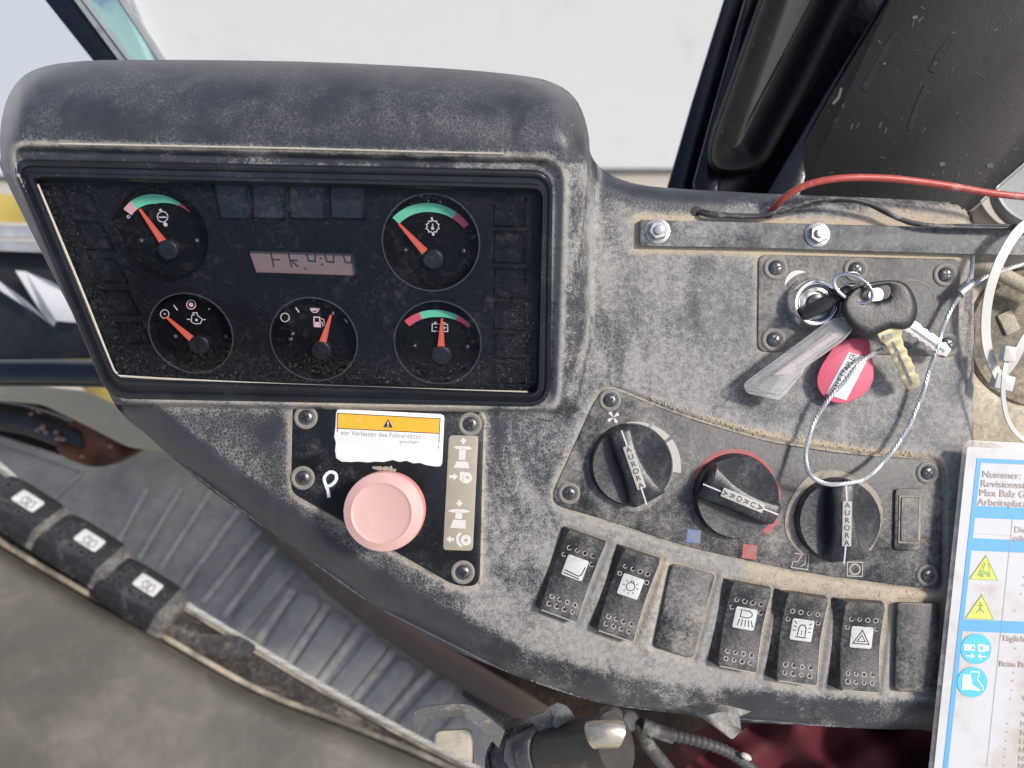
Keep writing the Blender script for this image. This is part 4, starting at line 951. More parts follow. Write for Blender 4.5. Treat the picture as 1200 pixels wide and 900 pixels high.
# ------------------------------------------------------------------ ignition plate
ZI = .0012
ig = thing('ignition_plate', 'dusty grey five-screw plate holding the ignition lock', 'switch plate', P(1005, 358, ZI))
b = MB(); plate_px(b, IGN, ZI, .004, 1.5); b.build('base_plate', M_plate_ign, ig)
for i, (x, y) in enumerate(((908.8, 314), (1002.5, 316), (1107.5, 322), (906.5, 398), (1109.5, 404))): put('screw', SCREW, ig, P(x, y, ZI), (15, 40, 5, 60, 33)[i])
b = MB(); st_px(b, cpts(1068, 357, 29, 32), .9, ZI + .0002); b.build('embossed_circle', M_ringdust, ig, 0)
b = MB(); arc_px(b, 948, 352, lambda t: 33, lambda t: 33 + 6 * math.sin(math.pi * t), 150, 95, ZI + .0003, 12); b.build('position_arc', M_mark, ig, 0)
lk = thing('ignition_lock', 'round chrome ignition lock at the left of the grey plate', 'ignition lock', P(952, 357, ZI))
b = MB(FR(950, 357, ZI)); b.lathe([(31, 0), (31, 3), (28.5, 9), (27, 17), (25.5, 19.5), (22, 19.5), (20, 17.5), (19, 12)], 40, cap1=False); b.build('collar', M_chrome, lk, 50)
b = MB(FR(950, 357, ZI)); b.lathe([(20, 12), (18.5, 15.5), (14.5, 16.2), (13.8, 14), (3, 14)], 36); b.build('lock_face', M_steel, lk, 40)
b = MB(FR(950, 357, ZI)); b.lathe([(11, 14.2), (10, 18), (8, 18.4)], 30); b.build('key_cylinder', M_screw, lk, 40)

# keys ------------------------------------------------------------
def slab(mb, c, thick, bev, seg=4):
    """rounded slab, photo-pixel outline (x, y, z); returns nothing"""
    zs = [p[3] if len(p) > 3 else 0 for p in c]
ring_c = P(1006, 340, .020)
def pslab(mb, c2, zf, th, bev=1.0, seg=4):
    L = []
    n = None
    for ins_, dz in ((bev, -th), (0, -th + bev * U), (0, -bev * U), (bev * .35, -bev * .3 * U), (bev, 0)):
        L.append([tuple(P(x, y, zf(x, y) + dz)) for x, y in rpoly(inset(c2, ins_), seg)])
    mb.loops(L, c0=True, c1=True); return mb
# key in the lock: flat black head standing out of the cylinder
k1 = thing('ignition_key', 'black-headed key pushed into the chrome ignition lock', 'key', P(952, 360, .008))
b = MB(); b.tube([P(950, 357, .008), P(962, 355, .016)], 4 * U, 8); b.build('blade', M_nickel, k1)
b = MB()
c = [(938, 368, 5), (943, 359, 5), (975, 344, 12), (996, 331, 6), (1010, 333, 6), (1008, 344, 7), (990, 352, 10), (950, 374, 6), (940, 374, 5)]
pslab(b, c, lambda x, y: .0165 + (x - 940) * .00006, .0045, 2.0); b.build('key_head', M_keyhead, k1)
# big black key head with brass blade
k2 = thing('brass_key', 'brass-bladed key with a large rounded black plastic head', 'key', P(1031, 361, .020))
zf = lambda x, y: .0235
outl = [(986, 366), (988, 352), (997, 342), (1008, 335), (1022, 330.5), (1040, 328.5), (1056, 330), (1066, 337), (1073, 351), (1075, 366), (1070, 380), (1060, 386), (1046, 385), (1034, 389), (1020, 395), (1008, 392), (997, 384)]
sm = [(v.x, v.y) for v in catmull([Vector((*p, 0)) for p in outl], 4, True)]
cen = Vector((1030, 361)); b = MB(); L = []
ho = catmull([Vector((x, y, 0)) for x, y in ((1010, 347), (1016, 340), (1030, 336), (1041, 334.5), (1044, 341), (1040, 349), (1028, 352.5), (1016, 352))], 8, True)
ho = ho + [];  nn = len(sm)
hol = [Vector(sm[i]) for i in range(nn)]
hs = []
for i in range(nn):   # nearest-angle sampling of the hole
    a = math.atan2(sm[i][1] - 344, sm[i][0] - 1027); best = min(ho, key=lambda v: abs((math.atan2(v.y - 344, v.x - 1027) - a + math.pi) % (2 * math.pi) - math.pi)); hs.append((best.x, best.y))
def mixl(t, z): return [tuple(P(lerp(o[0], h_[0], t), lerp(o[1], h_[1], t), z)) for o, h_ in zip(sm, hs)]
zt = .0245
L = [mixl(1, zt - .006), mixl(.35, zt - .0072), mixl(.04, zt - .0062), mixl(0, zt - .004), mixl(.03, zt - .0018), mixl(.10, zt - .0006), mixl(.2, zt - .0001), mixl(.30, zt), mixl(.8, zt - .0004), mixl(.95, zt - .0008), mixl(1, zt - .0018), mixl(1, zt - .006)]
b.loops([list(l) for l in L]); b.build('key_head', M_keyhead, k2, 60)
def blade(name, base, tip, w, mat, parent, z0, z1, teeth=7, left=True, seed=0, groove=True):
    rd = random.Random(seed); A = Vector(base); T = Vector(tip); d = (T - A).normalized(); s_ = Vector((-d.y, d.x)); ln = (T - A).length
    Lp = []; Rp = []
    for i in range(teeth * 2 + 1):
        t = i / (teeth * 2); q = A + d * ln * t; nl = (rd.uniform(.04, .17) if i % 2 else 0) if t > .3 else 0; nr = (rd.uniform(.04, .17) if i % 2 else 0) if t > .35 else 0
        ww = w * (1.35 if t < .18 else 1) * (1 - max(0, t - .93) * 5)
        Lp.append(q + s_ * ww * (.5 - (nl if left else 0) * .9)); Rp.append(q - s_ * ww * (.5 - nr * .9))
    poly = [(p.x, p.y) for p in Lp] + [(p.x, p.y) for p in reversed(Rp)]
    zz = lambda x, y: lerp(z0, z1, max(0, min(1, ((Vector((x, y)) - A).dot(d)) / ln)))
    b = MB(); pslab(b, [(x, y) for x, y in poly], zz, .0022, .5, 1); o = b.build(name, mat, parent, 30)
    if groove:
        b = MB(); p0 = A + d * ln * .22 + s_ * w * .08; p1 = A + d * ln * .93 + s_ * w * .08
        pts = [p0.lerp(p1, k / 5) for k in range(6)]; C = []; E = []
        for k, q in enumerate(pts):
            g_ = w * (.10 if k else .03); C.append(tuple(P(*(q + s_ * g_), zz(*q) + .00008))); E.append(tuple(P(*(q - s_ * g_), zz(*q) + .00008)))
        b.loops([C, E], closed=False); b.build('groove', M_screw, o, 0)
    return o
bo = blade('blade', (1040, 384), (1072, 455), 21, M_brass, k2, .021, .013, 7, True, 3)
text('8006.', 5.2, FR(1036, 397, .0212, 8), M_screw, bo)
k3 = thing('nickel_key', 'silver key behind the big black key head, pointing to the lower right', 'key', P(1060, 385, .018))
blade('blade', (1052, 372), (1112, 414), 17, M_nickel, k3, .018, .012, 8, True, 5)
b = MB(); b.M = FR(1026, 346, .019, 20); b.lathe([(9, -3), (10, -1), (10, 1), (9, 2)], 20, cap0=True); b.build('bow', M_nickel, k3)
# split ring
rg = thing('key_ring', 'small steel split ring holding the keys and tags', 'key ring', ring_c)
for (cx_, cy_, rx, ry, rot, zz_) in ((1000, 338, 24, 13, -28, .024),):
    for k, (dz, dr) in enumerate(((0, 0), (.0010, 1.2))):
        b = MB(); pts = []
        for i in range(49):
            a = 2 * math.pi * i / 48; x = (rx + dr) * math.cos(a); y = (ry + dr) * math.sin(a); ca, sa = math.cos(R(rot)), math.sin(R(rot))
            pts.append(P(cx_ + x * ca - y * sa, cy_ - (x * sa + y * ca), zz_ + dz + .0028 * math.sin(a + .6)))
        b.tube(pts, 1.5 * U, 7); b.build('coil', M_chrome, rg, 60)
b = MB(); pts = []
for i in range(33):
    a = 2 * math.pi * i / 32; pts.append(P(998 + 11 * math.cos(a), 327 - 8 * math.sin(a), .022 + .002 * math.sin(a)))
b.tube(pts, 1.1 * U, 7); b.build('small_link', M_steel, rg, 60)
# clear plastic tag
ct = thing('clear_key_tag', 'clear plastic key fob lying across the plate, left of the raspberry tag', 'key tag', P(935, 425, .012))
zt_ = lambda x, y: .0125 + (x - 870) * .00004
c = [(871, 452, 4), (874, 447, 3), (972, 374, 6), (988, 371, 5), (1000, 385, 6), (990, 398, 6), (942, 432, 3), (941, 438, 3), (917, 466, 4), (912, 469.5, 3), (875, 461, 4)]
b = MB(); pslab(b, c, zt_, .0040, 1.4); b.build('casing', M_cleartag, ct, 40)
b = MB()
for a, c2_ in (((876, 449), (976, 377)), ((884, 455), (985, 385)), ((878, 458), (914, 463)), ((914, 463), (940, 437)), ((884, 455), (914, 463)), ((936, 430), (986, 394))):
    p, q = Vector(a), Vector(c2_); dr = (q - p).normalized(); s_ = Vector((-dr.y, dr.x)) * .55
    b.loops([[tuple(P(*(p + s_), zt_(*p) + .0001)), tuple(P(*(q + s_), zt_(*q) + .0001))], [tuple(P(*p, zt_(*p) + .0009)), tuple(P(*q, zt_(*q) + .0009))], [tuple(P(*(p - s_), zt_(*p) + .0001)), tuple(P(*(q - s_), zt_(*q) + .0001))]], closed=False)
b.build('moulded_ribs', M_lamin, ct, 0, kind='stuff')
b = MB(); c = [(905, 440), (972, 389), (988, 391), (985, 396), (925, 438)]; pslab(b, [(x, y, 2) for x, y in c], lambda x, y: zt_(x, y) - .0015, .0006, .2, 2); b.build('insert', M_tagpaper, ct, 0)
text('PROTECT', 4.0, FR(963, 408, .0140, 38), M_pinkish, ct, sx=1.0)
# raspberry tag
rt_ = thing('raspberry_key_tag', 'raspberry red teardrop key tag with a small white label', 'key tag', P(990, 433, .006))
tp = [(995, 397), (1006, 396), (1016, 397), (1019, 399), (1020.5, 412), (1023.5, 430), (1023, 446), (1016, 458), (1004, 467), (990, 472.5), (975, 471), (963, 462), (957.5, 449), (960, 434), (969, 418), (980, 404)]
zr = lambda x, y: .0075
b = MB(); smt = [(v.x, v.y) for v in catmull([Vector((*p, 0)) for p in tp], 3, True)]; pslab(b, smt, zr, .0032, 1.3, 1); b.build('body', M_tag, rt_, 50)
b = MB(); flat_px(b, [(994.8, 412.6), (1017.5, 419.2), (991.7, 469), (968, 461.5)], .0077, 1); lb = b.build('paper_label', M_white, rt_, 0)
text('WALE STAPLER', 7.4, FR(979, 464, .0078, 62), M_ink, lb, sx=.78, bold=.005)
text("N° 1", 4.2, FR(986, 464, .0078, 62), M_faint, lb)
# steel cable
sc_ = thing('steel_cable', 'thin steel wire rope looping from the ferrule round to the keys', 'wire rope', P(1040, 480, .010))
def twisted(mb, pts, r, strands, pitch, n=5, th=.5):
    out = []; ln = 0; prev = None
    cum = [0]
    for a, c in zip(pts, pts[1:]): cum.append(cum[-1] + (c - a).length)
    for s_ in range(strands):
        q = []; up = Vector((0, 0, 1))
        for i, p in enumerate(pts):
            t = (pts[min(i + 1, len(pts) - 1)] - pts[max(i - 1, 0)]).normalized(); x = t.cross(up)
            x = x.normalized() if x.length > .05 else Vector((1, 0, 0)); y = x.cross(t)
            a = 2 * math.pi * (cum[i] / pitch + s_ / strands); q.append(p + x * math.cos(a) * r + y * math.sin(a) * r)
        mb.tube(q, r * 1.05, n)
    return mb
def resample(pts, step):
    out = [pts[0]]; acc = 0
    for a, c in zip(pts, pts[1:]):
        l = (c - a).length
        while acc + l >= step:
            t = (step - acc) / l; a = a.lerp(c, t); out.append(a); l = (c - a).length; acc = 0
        acc += l
    out.append(pts[-1]); return out
main = [P(1034, 409, .012), P(1022, 415, .013), P(1003, 430, .0135), P(990, 447, .012), P(972, 467, .010), P(956, 492, .008), P(946, 520, .008), P(945, 545, .011), P(953, 560, .0165), P(973, 567.5, .0185), P(1000, 565, .0185), P(1017, 558, .014), P(1038, 538, .008), P(1060, 508, .007), P(1078, 470, .0075), P(1090, 432, .009),
        P(1098, 408, .013), P(1103, 390, .010), P(1108, 376, .008), P(1118, 357, .008), P(1130, 340, .009)]
b = MB(); twisted(b, resample(catmull(main, 12), .0007), .00062, 4, .0085, 5); b.build('loop_rope', M_cable, sc_, 60)
b = MB(); twisted(b, resample(catmull([P(1130, 338, .009), P(1137, 325, .009), P(1139, 312, .006), P(1140, 296, .001)], 10), .0007), .0006, 4, .0085, 5); b.build('upper_rope', M_cable, sc_, 60)
b = MB(); twisted(b, resample(catmull([P(1128, 342, .009), P(1140, 334, .010), P(1160, 322, .006), P(1200, 309, .0), P(1230, 300, -.002)], 10), .0007), .0006, 4, .0085, 5); b.build('side_rope', M_cable, sc_, 60)
b = MB(FR(1132, 338, .009, 40)); 
pts = [Vector((-10, 0, 0)), Vector((-7, 0, 0)), Vector((0, 0, 0)), Vector((7, 0, 0)), Vector((10, 0, 0))]
b.tube(pts, lambda t: 6.0 + .8 * math.cos(t * 12), 14, flat=.75); b.build('ferrule', M_steel, sc_, 50)

# ------------------------------------------------------------------ metal bar with nuts
br = thing('mounting_bar', 'flat grimy steel bar bolted along the top of the dashboard', 'metal bar', P(960, 277, .001))
b = MB(); plate_px(b, [(750.5, 257.5, 2), (900, 261, 2), (1135, 267, 2), (1260, 272, 2), (1260, 300, 2), (1135, 298, 2), (900, 291, 2), (750, 288, 2)], .0042, .0040, .8, 2); b.build('bar', M_barsteel, br)
def nut(x, y, rot):
    b = MB(FR(x, y, .0042, rot)); b.lathe([(15, 0), (15, 1.2), (14, 1.8)], 24); wz = b.build('washer', M_steel, br, 40)
    b = MB(FR(x, y, .0042, rot)); b.lathe([(11.5, 1.8), (11.5, 6.5), (10, 8)], 6); o = b.build('hex_nut', M_steel, br, 20)
    b = MB(FR(x, y, .0042, rot)); b.lathe([(5.6, 8), (5.6, 11), (5, 11.8), (3, 12)], 16); b.build('bolt_end', M_chrome, o, 40)
nut(770.5, 271, 10); nut(957.5, 275, 25)

# wires
def wire(name, pts, r, mat, label, cat, **k):
    b = MB(); b.tube(catmull([P(*p) for p in pts], 10), r * U, 10); o = b.build(name, mat, None, 60); tag(o, label, cat); return o
wire('red_wire', [(902, 252, -.004), (906, 245, .003), (920, 231, .012), (945, 217, .018), (985, 209, .021), (1040, 209, .020), (1100, 216, .018), (1160, 226, .018), (1205, 231, .018), (1260, 236, .016)], 4.0, M_redwire, 'faded red wire arching from the dashboard hole to the right edge', 'wire')
wire('black_wire', [(814, 248, -.003), (826, 251, .004), (850, 253, .006), (885, 254, .006), (905, 250, .008), (925, 244, .010), (950, 236, .011), (980, 232.5, .012), (1010, 236, .012), (1032, 244, .010), (1050, 254, .008), (1070, 261, .0085), (1100, 265, .0095), (1150, 267, .0095), (1205, 267, .010), (1260, 267, .01)], 2.5, M_blackwire, 'upper thin black wire running over the steel bar from the small hole', 'wire')
wire('black_wire', [(815, 246, -.003), (830, 248, .003), (852, 251, .004), (885, 252, .004), (900, 251, .005), (925, 247, .006), (955, 239, .009), (990, 235, .010), (1015, 239, .010), (1036, 249, .007), (1056, 258, .0075), (1080, 264, .008), (1150, 264, .008), (1205, 264.5, .008), (1260, 265, .01)], 2.0, M_blackwire, 'thinner black wire just beneath the other black wire', 'wire')

# ------------------------------------------------------------------ right-hand neighbour: tan side moulding with round recess, jar
sm_ = thing('side_moulding', 'tan dust-covered plastic moulding with a round recess right of the dashboard', 'side panel', P(1180, 400, -.03))
def z_side(x, y):
    d = np.hypot(x - 1212, y - 395); z = -.014 + 0 * x; z = z - .012 * sstep(86, 74, d); return z + .0008 * np.sin(y / 9.)
b_o = [(1125, 286), (1200, 288), (1330, 290), (1330, 950), (1125, 950)]
def dust_side(x, y):
    d = np.hypot(x - 1212, y - 395); return .2 - .5 * g(d - 78, 7) + .0 * x, .3 * sstep(74, 60, d)
field('body', b_o, z_side, 3.0, M_tan, sm_, None, .04)
b = MB(FR(1212, 395, -.020)); b.lathe([(83, -14), (83, 5), (80, 9), (75, 9), (72, 4), (69, -4), (20, -5)], 56); b.build('recess_ring', M_tandark, sm_, 40)
b = MB(FR(1181, 378, -.022, 25)); b.plate([(-9, -13, 2), (9, -13, 2), (9, 13, 2), (-9, 13, 2)], 0, 3, 1); b.build('clip', M_tan, sm_)
b = MB(); b.tube(catmull([P(1140, 312, -.012), P(1165, 318, -.006), P(1190, 330, -.005), (P(1230, 350, -.008))], 8), 9 * U, 10); b.build('raised_rim', M_tan, sm_)
jr = thing('storage_jar', 'cream jar with a glossy speckled lid behind the wires at the right edge', 'jar', P(1190, 225, -.14))
jn = Vector((-.35, .25, .9)).normalized()
b = MB(FR(1222, 222, -.15, 0, jn)); b.lathe([(75, -70), (76, -30), (84, -26), (84, -14), (75, -10), (75, 0), (84, 3), (84, 14), (70, 20)], 48, cap1=False); b.build('body', M_jar, jr, 35)
b = MB(FR(1221, 228, -.146, 0, jn)); b.lathe([(55, 8), (55, 22), (51, 26), (47, 22), (16, 20)], 48); b.build('lid', M_jarlid, jr, 35)
# white nylon tie
zt1 = thing('cable_tie', 'large white nylon cable tie looping over the steel bar', 'cable tie', P(1165, 440, .01))
def strap(mb, pts, w, t, wdir=None):
    L = []
    for i, p in enumerate(pts):
        tg = (pts[min(i + 1, len(pts) - 1)] - pts[max(i - 1, 0)]).normalized(); sd = tg.cross(Vector((0, 0, 1))); sd = sd.normalized() if sd.length > .2 else Vector((1, 0, 0)); nn_ = sd.cross(tg)
        L.append([tuple(p + sd * w / 2), tuple(p + sd * w / 2 + nn_ * t), tuple(p - sd * w / 2 + nn_ * t), tuple(p - sd * w / 2)])
    mb.loops(L, c0=True, c1=True)
b = MB(); strap(b, catmull([P(1222, 258, .010), P(1200, 264, .014), P(1182, 285, .016), P(1167, 315, .016), P(1157, 350, .014), P(1154, 385, .012), P(1158, 415, .011), P(1170, 443, .010)], 8), 10.5 * U, .0011); b.build('strap', M_nylon, zt1)
b = MB(); strap(b, catmull([P(1170, 443, .008), P(1185, 425, .010), P(1200, 398, .012), P(1225, 360, .012)], 8), 10 * U, .0011); b.build('strap', M_nylon, zt1)
b = MB(FR(1173, 448, .008, -15)); b.plate([(-11, -9, 2), (11, -9, 2), (11, 9, 2), (-11, 9, 2)], -3, 8, 1.5); b.build('lock_head', M_nylon, zt1)
zt2 = thing('cable_tie', 'thin white nylon tie hanging below the larger tie', 'cable tie', P(1180, 420, .012))
b = MB(FR(1180, 415, .016, -8)); b.plate([(-7, -9, 2), (7, -9, 2), (7, 9, 2), (-7, 9, 2)], -3, 6, 1.3); b.build('lock_head', M_nylon, zt2)
b = MB(); strap(b, catmull([P(1179, 420, .015), P(1176, 440, .018), P(1175, 465, .015), P(1180, 490, .012), P(1190, 507, .010), P(1206, 520, .010)], 8), 5 * U, .0008); b.build('strap', M_nylon, zt2)

# ------------------------------------------------------------------ laminated instruction card
cdn = thing('instruction_card', 'laminated white instruction card with blue frame and warning symbols', 'card', P(1180, 700, .020))
zcard = lambda y: .011
def card_pt(x, y, dz): return P(x, y, zcard(y) + dz)
def card_flat(mb, pts, dz=.0003, seg=1):
    mb.f.append(tuple(mb.vs([tuple(card_pt(x, y, dz)) for x, y in rpoly(pts, seg)]))); return mb
def card_st(mb, pts, w, dz=.0004, closed=False):
    t = MB(); t.stroke([(x, -y) for x, y in pts], w, 0, closed); i0 = len(mb.v); mb.v += [card_pt(v.x, -v.y, dz) for v in t.v]; mb.f += [tuple(i0 + k for k in f) for f in t.f]; return mb
outc = [(1129, 515.5, 8), (1420, 531, 8), (1370, 1240, 8), (1052, 1240, 8)]
b = MB(); L = []
for ins_, dz in ((.5, -.0009), (0, -.0006), (0, -.0001), (.6, .0)):
    L.append([tuple(card_pt(x, y, dz)) for x, y in rpoly(inset(outc, ins_), 4)])
b.loops(L, c0=True, c1=True); b.build('laminate', M_lamin, cdn, 30)
pap = [(1133.5, 523.5, 3), (1412, 538, 3), (1362, 1230, 3), (1060.5, 1230, 3)]
b = MB(); L = [[tuple(card_pt(x, y, dz)) for x, y in rpoly(pap, 3)] for dz in (-.0005, .00015)]; b.loops(L, c1=True); paper = b.build('paper', M_paper, cdn, 30)
def LX(y, x0): return x0 + (536.7 - y) * .1085      # left frame line leans
b = MB(); hh_ = lambda x, y: y + (x - 1145) * .045
def hband(y0, y1): card_flat(b, [(LX(y0, 1145), y0), (1330, hh_(1330, y0)), (1330, hh_(1330, y1)), (LX(y1, 1145), y1)], .00030)
hband(536.7, 542); hband(592.5, 606.5); hband(630.5, 645); hband(725.5, 739.5)
card_flat(b, [(1145, 536.7), (1150.3, 537), (LX(1230, 1150.3), 1230), (LX(1230, 1144), 1230)], .00035); b.build('blue_frame', M_cblue, cdn, 0)
b = MB(); card_st(b, [(1187, 607), (1156.6, 898)], .5); card_st(b, [(1142, 625), (1200, 629)], .3); b.build('table_line', M_cink, cdn, 0)
def ctext(s_, x, y, size, mat, **k): return text(s_, size, FR(x, y, zcard(y) + .0006, -2.5), mat, cdn, **k)
for i, s_ in enumerate(('Nummer: 1', 'Revisionsstand', 'Max Balz GmbH', 'Arbeitsplatz/')): ctext(s_, 1151 - i * 1.7, 559.5 + i * 10.8, 8.6, M_cink)
ctext('Die', 1189, 624, 7.4, M_cink); ctext('oder', 1187, 634, 7.4, M_cink)
ctext('Täglich', 1174, 751, 7, M_cink, bold=.02); ctext('Beim Betrieb', 1171, 781, 7, M_cink, bold=.02)
b = MB()
for (x, y) in ((1200, 676), (1199, 686), (1197, 696), (1189.5, 716), (1190.5, 760), (1188, 788.6), (1187, 798), (1186, 809), (1184.5, 819), (1181, 848), (1180, 858), (1179, 868.5), (1178.5, 878), (1177.5, 887.5), (1176.5, 897)):
    t = MB(); t.disc(x, -y, 1.0, 0, 8); i0 = len(b.v); b.v += [card_pt(v.x, -v.y, .0004) for v in t.v]; b.f += [tuple(i0 + k for k in f) for f in t.f]
b.build('bullets', M_cink, cdn, 0, kind='stuff')
for y, s_ in ((821, 'Vor'), (840, 'Vor'), (851, 'Nie'), (862, 'Nur'), (872, 'Last'), (882, 'Nach'), (892, 'Nicht'), (901, 'Nie')): ctext(s_, 1197 - (y - 840) * .06, y, 6.6, M_cink)
for cx_, cy_, kind_ in ((1153, 666, 0), (1148, 712, 1)):
    b = MB(); card_flat(b, [(cx_ - 17, cy_ + 13), (cx_ + 17, cy_ + 14.5), (cx_ + 3, cy_ - 16)], .0003); wt = b.build('warning_triangle', M_cyellow, cdn, 0)
    b = MB(); card_st(b, [(cx_ - 16, cy_ + 12.3), (cx_ + 16, cy_ + 13.8), (cx_ + 2.8, cy_ - 14.5)], 1.2, .00045, True)
    if kind_ == 0:
        card_st(b, [(cx_ - 8, cy_ + 8), (cx_ - 2, cy_ + 8)], 2, .0005); card_st(b, [(cx_ - 5, cy_ + 5), (cx_ + 8, cy_ + 6)], 4.5, .0005); card_st(b, [(cx_ - 1, cy_ + 3), (cx_ + 2, cy_ - 6), (cx_ + 6, cy_ - 5), (cx_ + 7, cy_ + 4)], 1.1, .0005)
        card_st(b, [(cx_ - 6, cy_ + 7), (cx_ + 1, cy_ - 8)], 1, .0005)
        for dx in (-2, 6): card_st(b, [(cx_ + dx + 1.5 * math.cos(k), cy_ + 9 + 1.5 * math.sin(k)) for k in range(6)], 1.2, .0005, True)
    else:
        card_st(b, [(cx_ + 1.5, cy_ - 7), (cx_ + 1, cy_ + 5)], 2.4, .0005); card_st(b, [(cx_ - 3, cy_ - 3), (cx_ + 6, cy_ - 2)], 1.5, .0005); card_st(b, [(cx_ - 4, cy_ + 6), (cx_ + 1, cy_ + 1), (cx_ + 6, cy_ + 7)], 1.6, .0005)
    b.build('triangle_symbol', M_cgreen, wt, 0)
for cx_, cy_, kind_ in ((1144, 760.5, 0), (1139.5, 799.5, 1)):
    b = MB(); t = MB(); t.disc(cx_, -cy_, 17.8, 0, 40); b.v += [card_pt(v.x, -v.y, .0005) for v in t.v]; b.f += t.f; ms = b.build('mandatory_sign', M_cteal, cdn, 0)
    b = MB()
    if kind_ == 0:
        card_st(b, [(cx_ - 14, cy_ - 2), (cx_ - 7, cy_ - 1.8)], 7, .0006); card_st(b, [(cx_ - 6, cy_ - 4.5), (cx_ - 2, cy_ - 4.3), (cx_ - 2, cy_ + 1.5), (cx_ - 6, cy_ + 1.3)], 1.2, .0006, True)
        card_st(b, [(cx_ + 3, cy_ - 4.5), (cx_ + 9, cy_ - 4.2), (cx_ + 9, cy_ + 2.2), (cx_ + 3, cy_ + 2)], 2.2, .0006, True); card_st(b, [(cx_ + 10.5, cy_ - 1), (cx_ + 15, cy_ - .8)], 6, .0006)
        card_st(b, [(cx_ - 12, cy_ + 8), (cx_ - 3, cy_ + 8.3)], 1.2, .0006); card_st(b, [(cx_ - 6, cy_ + 5), (cx_ - 2.5, cy_ + 8.3), (cx_ - 6.5, cy_ + 11)], 1.2, .0006)
        card_st(b, [(cx_ + 12, cy_ + 9), (cx_ + 3, cy_ + 8.6)], 1.2, .0006); card_st(b, [(cx_ + 6, cy_ + 5.5), (cx_ + 2.5, cy_ + 8.5), (cx_ + 6, cy_ + 12)], 1.2, .0006)
    else:
        card_flat(b, [(cx_ - 11, cy_ - 9), (cx_ - 2, cy_ - 9), (cx_, cy_ + 3), (cx_ + 9, cy_ + 8.5), (cx_ + 9, cy_ + 10.5), (cx_ - 4, cy_ + 8.5), (cx_ - 12.5, cy_ + 8.5)], .0006)
        card_st(b, [(cx_ - 2, cy_ - 10), (cx_ - 1, cy_ - 12.5), (cx_ + 8, cy_ - 12), (cx_ + 6, cy_ - 3), (cx_ + 12, cy_ + 5), (cx_ + 13, cy_ + 10)], 1.1, .0006)
    b.build('sign_symbol', M_white, ms, 0)

# ------------------------------------------------------------------ side console in the lower left, close to the camera
sd = thing('side_console', 'blurred brown-grey armrest console in the lower left corner', 'console', P(200, 800, .13))
EDGE = [(-160, 545), (-60, 598), (0, 641), (100, 700), (170, 738), (200, 757), (300, 813), (400, 852), (500, 893), (620, 950), (700, 1000)]
ED = [(v.x, v.y) for v in catmull([Vector((*p, 0)) for p in EDGE], 4)]
def z_arm(x, y):
    d, _, _ = seg_dist(x, y, ED, False); return .150 - .010 * (1 - circ_prof(d / 22.)) + .00015 * np.clip(d, 0, 400)
field('front_cover', ED + [(700, 1200), (-160, 1200)], z_arm, 7, M_console, sd, None, .03, 12)
UP = [(-160, 440), (-60, 505), (0, 546), (27, 572), (60, 597), (140, 655), (200, 697), (232, 717), (300, 758), (400, 817), (483, 862), (557, 900), (640, 945)]
UPS = [(v.x, v.y) for v in catmull([Vector((*p, 0)) for p in UP], 4)]
def z_band(x, y):
    d, _, _ = seg_dist(x, y, UPS, False); e, _, _ = seg_dist(x, y, ED, False); return .128 - .006 * (1 - circ_prof(d / 8.)) - .010 * sstep(14, 2, e)*0
field('switch_bed', UPS + [(700, 1010), (600, 1010), (400, 890), (200, 790), (0, 680), (-160, 590)], z_band, 4, M_band, sd, None, .03, 14)
b = MB(); pts = catmull([P(x, y, .131) for x, y in UP], 14); twisted(b, resample(pts, .0007), .0007, 3, .006, 5); b.build('edge_cord', M_cord, sd, 60)
b = MB(); b.tube(catmull([P(x + 3, y + 7, .130) for x, y in UP], 8), .0011, 8); b.build('light_piping', M_dustyedge, sd, 60)
b = MB()
for off, z_, r_ in ((-5, .140, .0012),):
    b.tube(catmull([P(x + 2, y + off, z_) for x, y in EDGE], 8), r_, 8)
b.build('sandy_seam', M_dustyedge, sd, 60)
b = MB(); b.plate; 
pts = [(165, 735), (190, 728), (235, 742), (280, 745), (300, 762), (260, 772), (225, 764), (196, 756)]
smp = [(v.x, v.y) for v in catmull([Vector((*p, 0)) for p in pts], 3, True)]; b.f.append(tuple(b.vs([tuple(P(x, y, .137)) for x, y in smp]))); b.build('dusty_ledge', M_band, sd, 0)
def ic_c(b, z):
    b.circ(-3, 1, 5, 1, z); b.stroke([(-9, -7), (9, -4), (6, 6), (0, 3)], 1, z); b.stroke([(-6, 7), (5, -8)], .9, z)
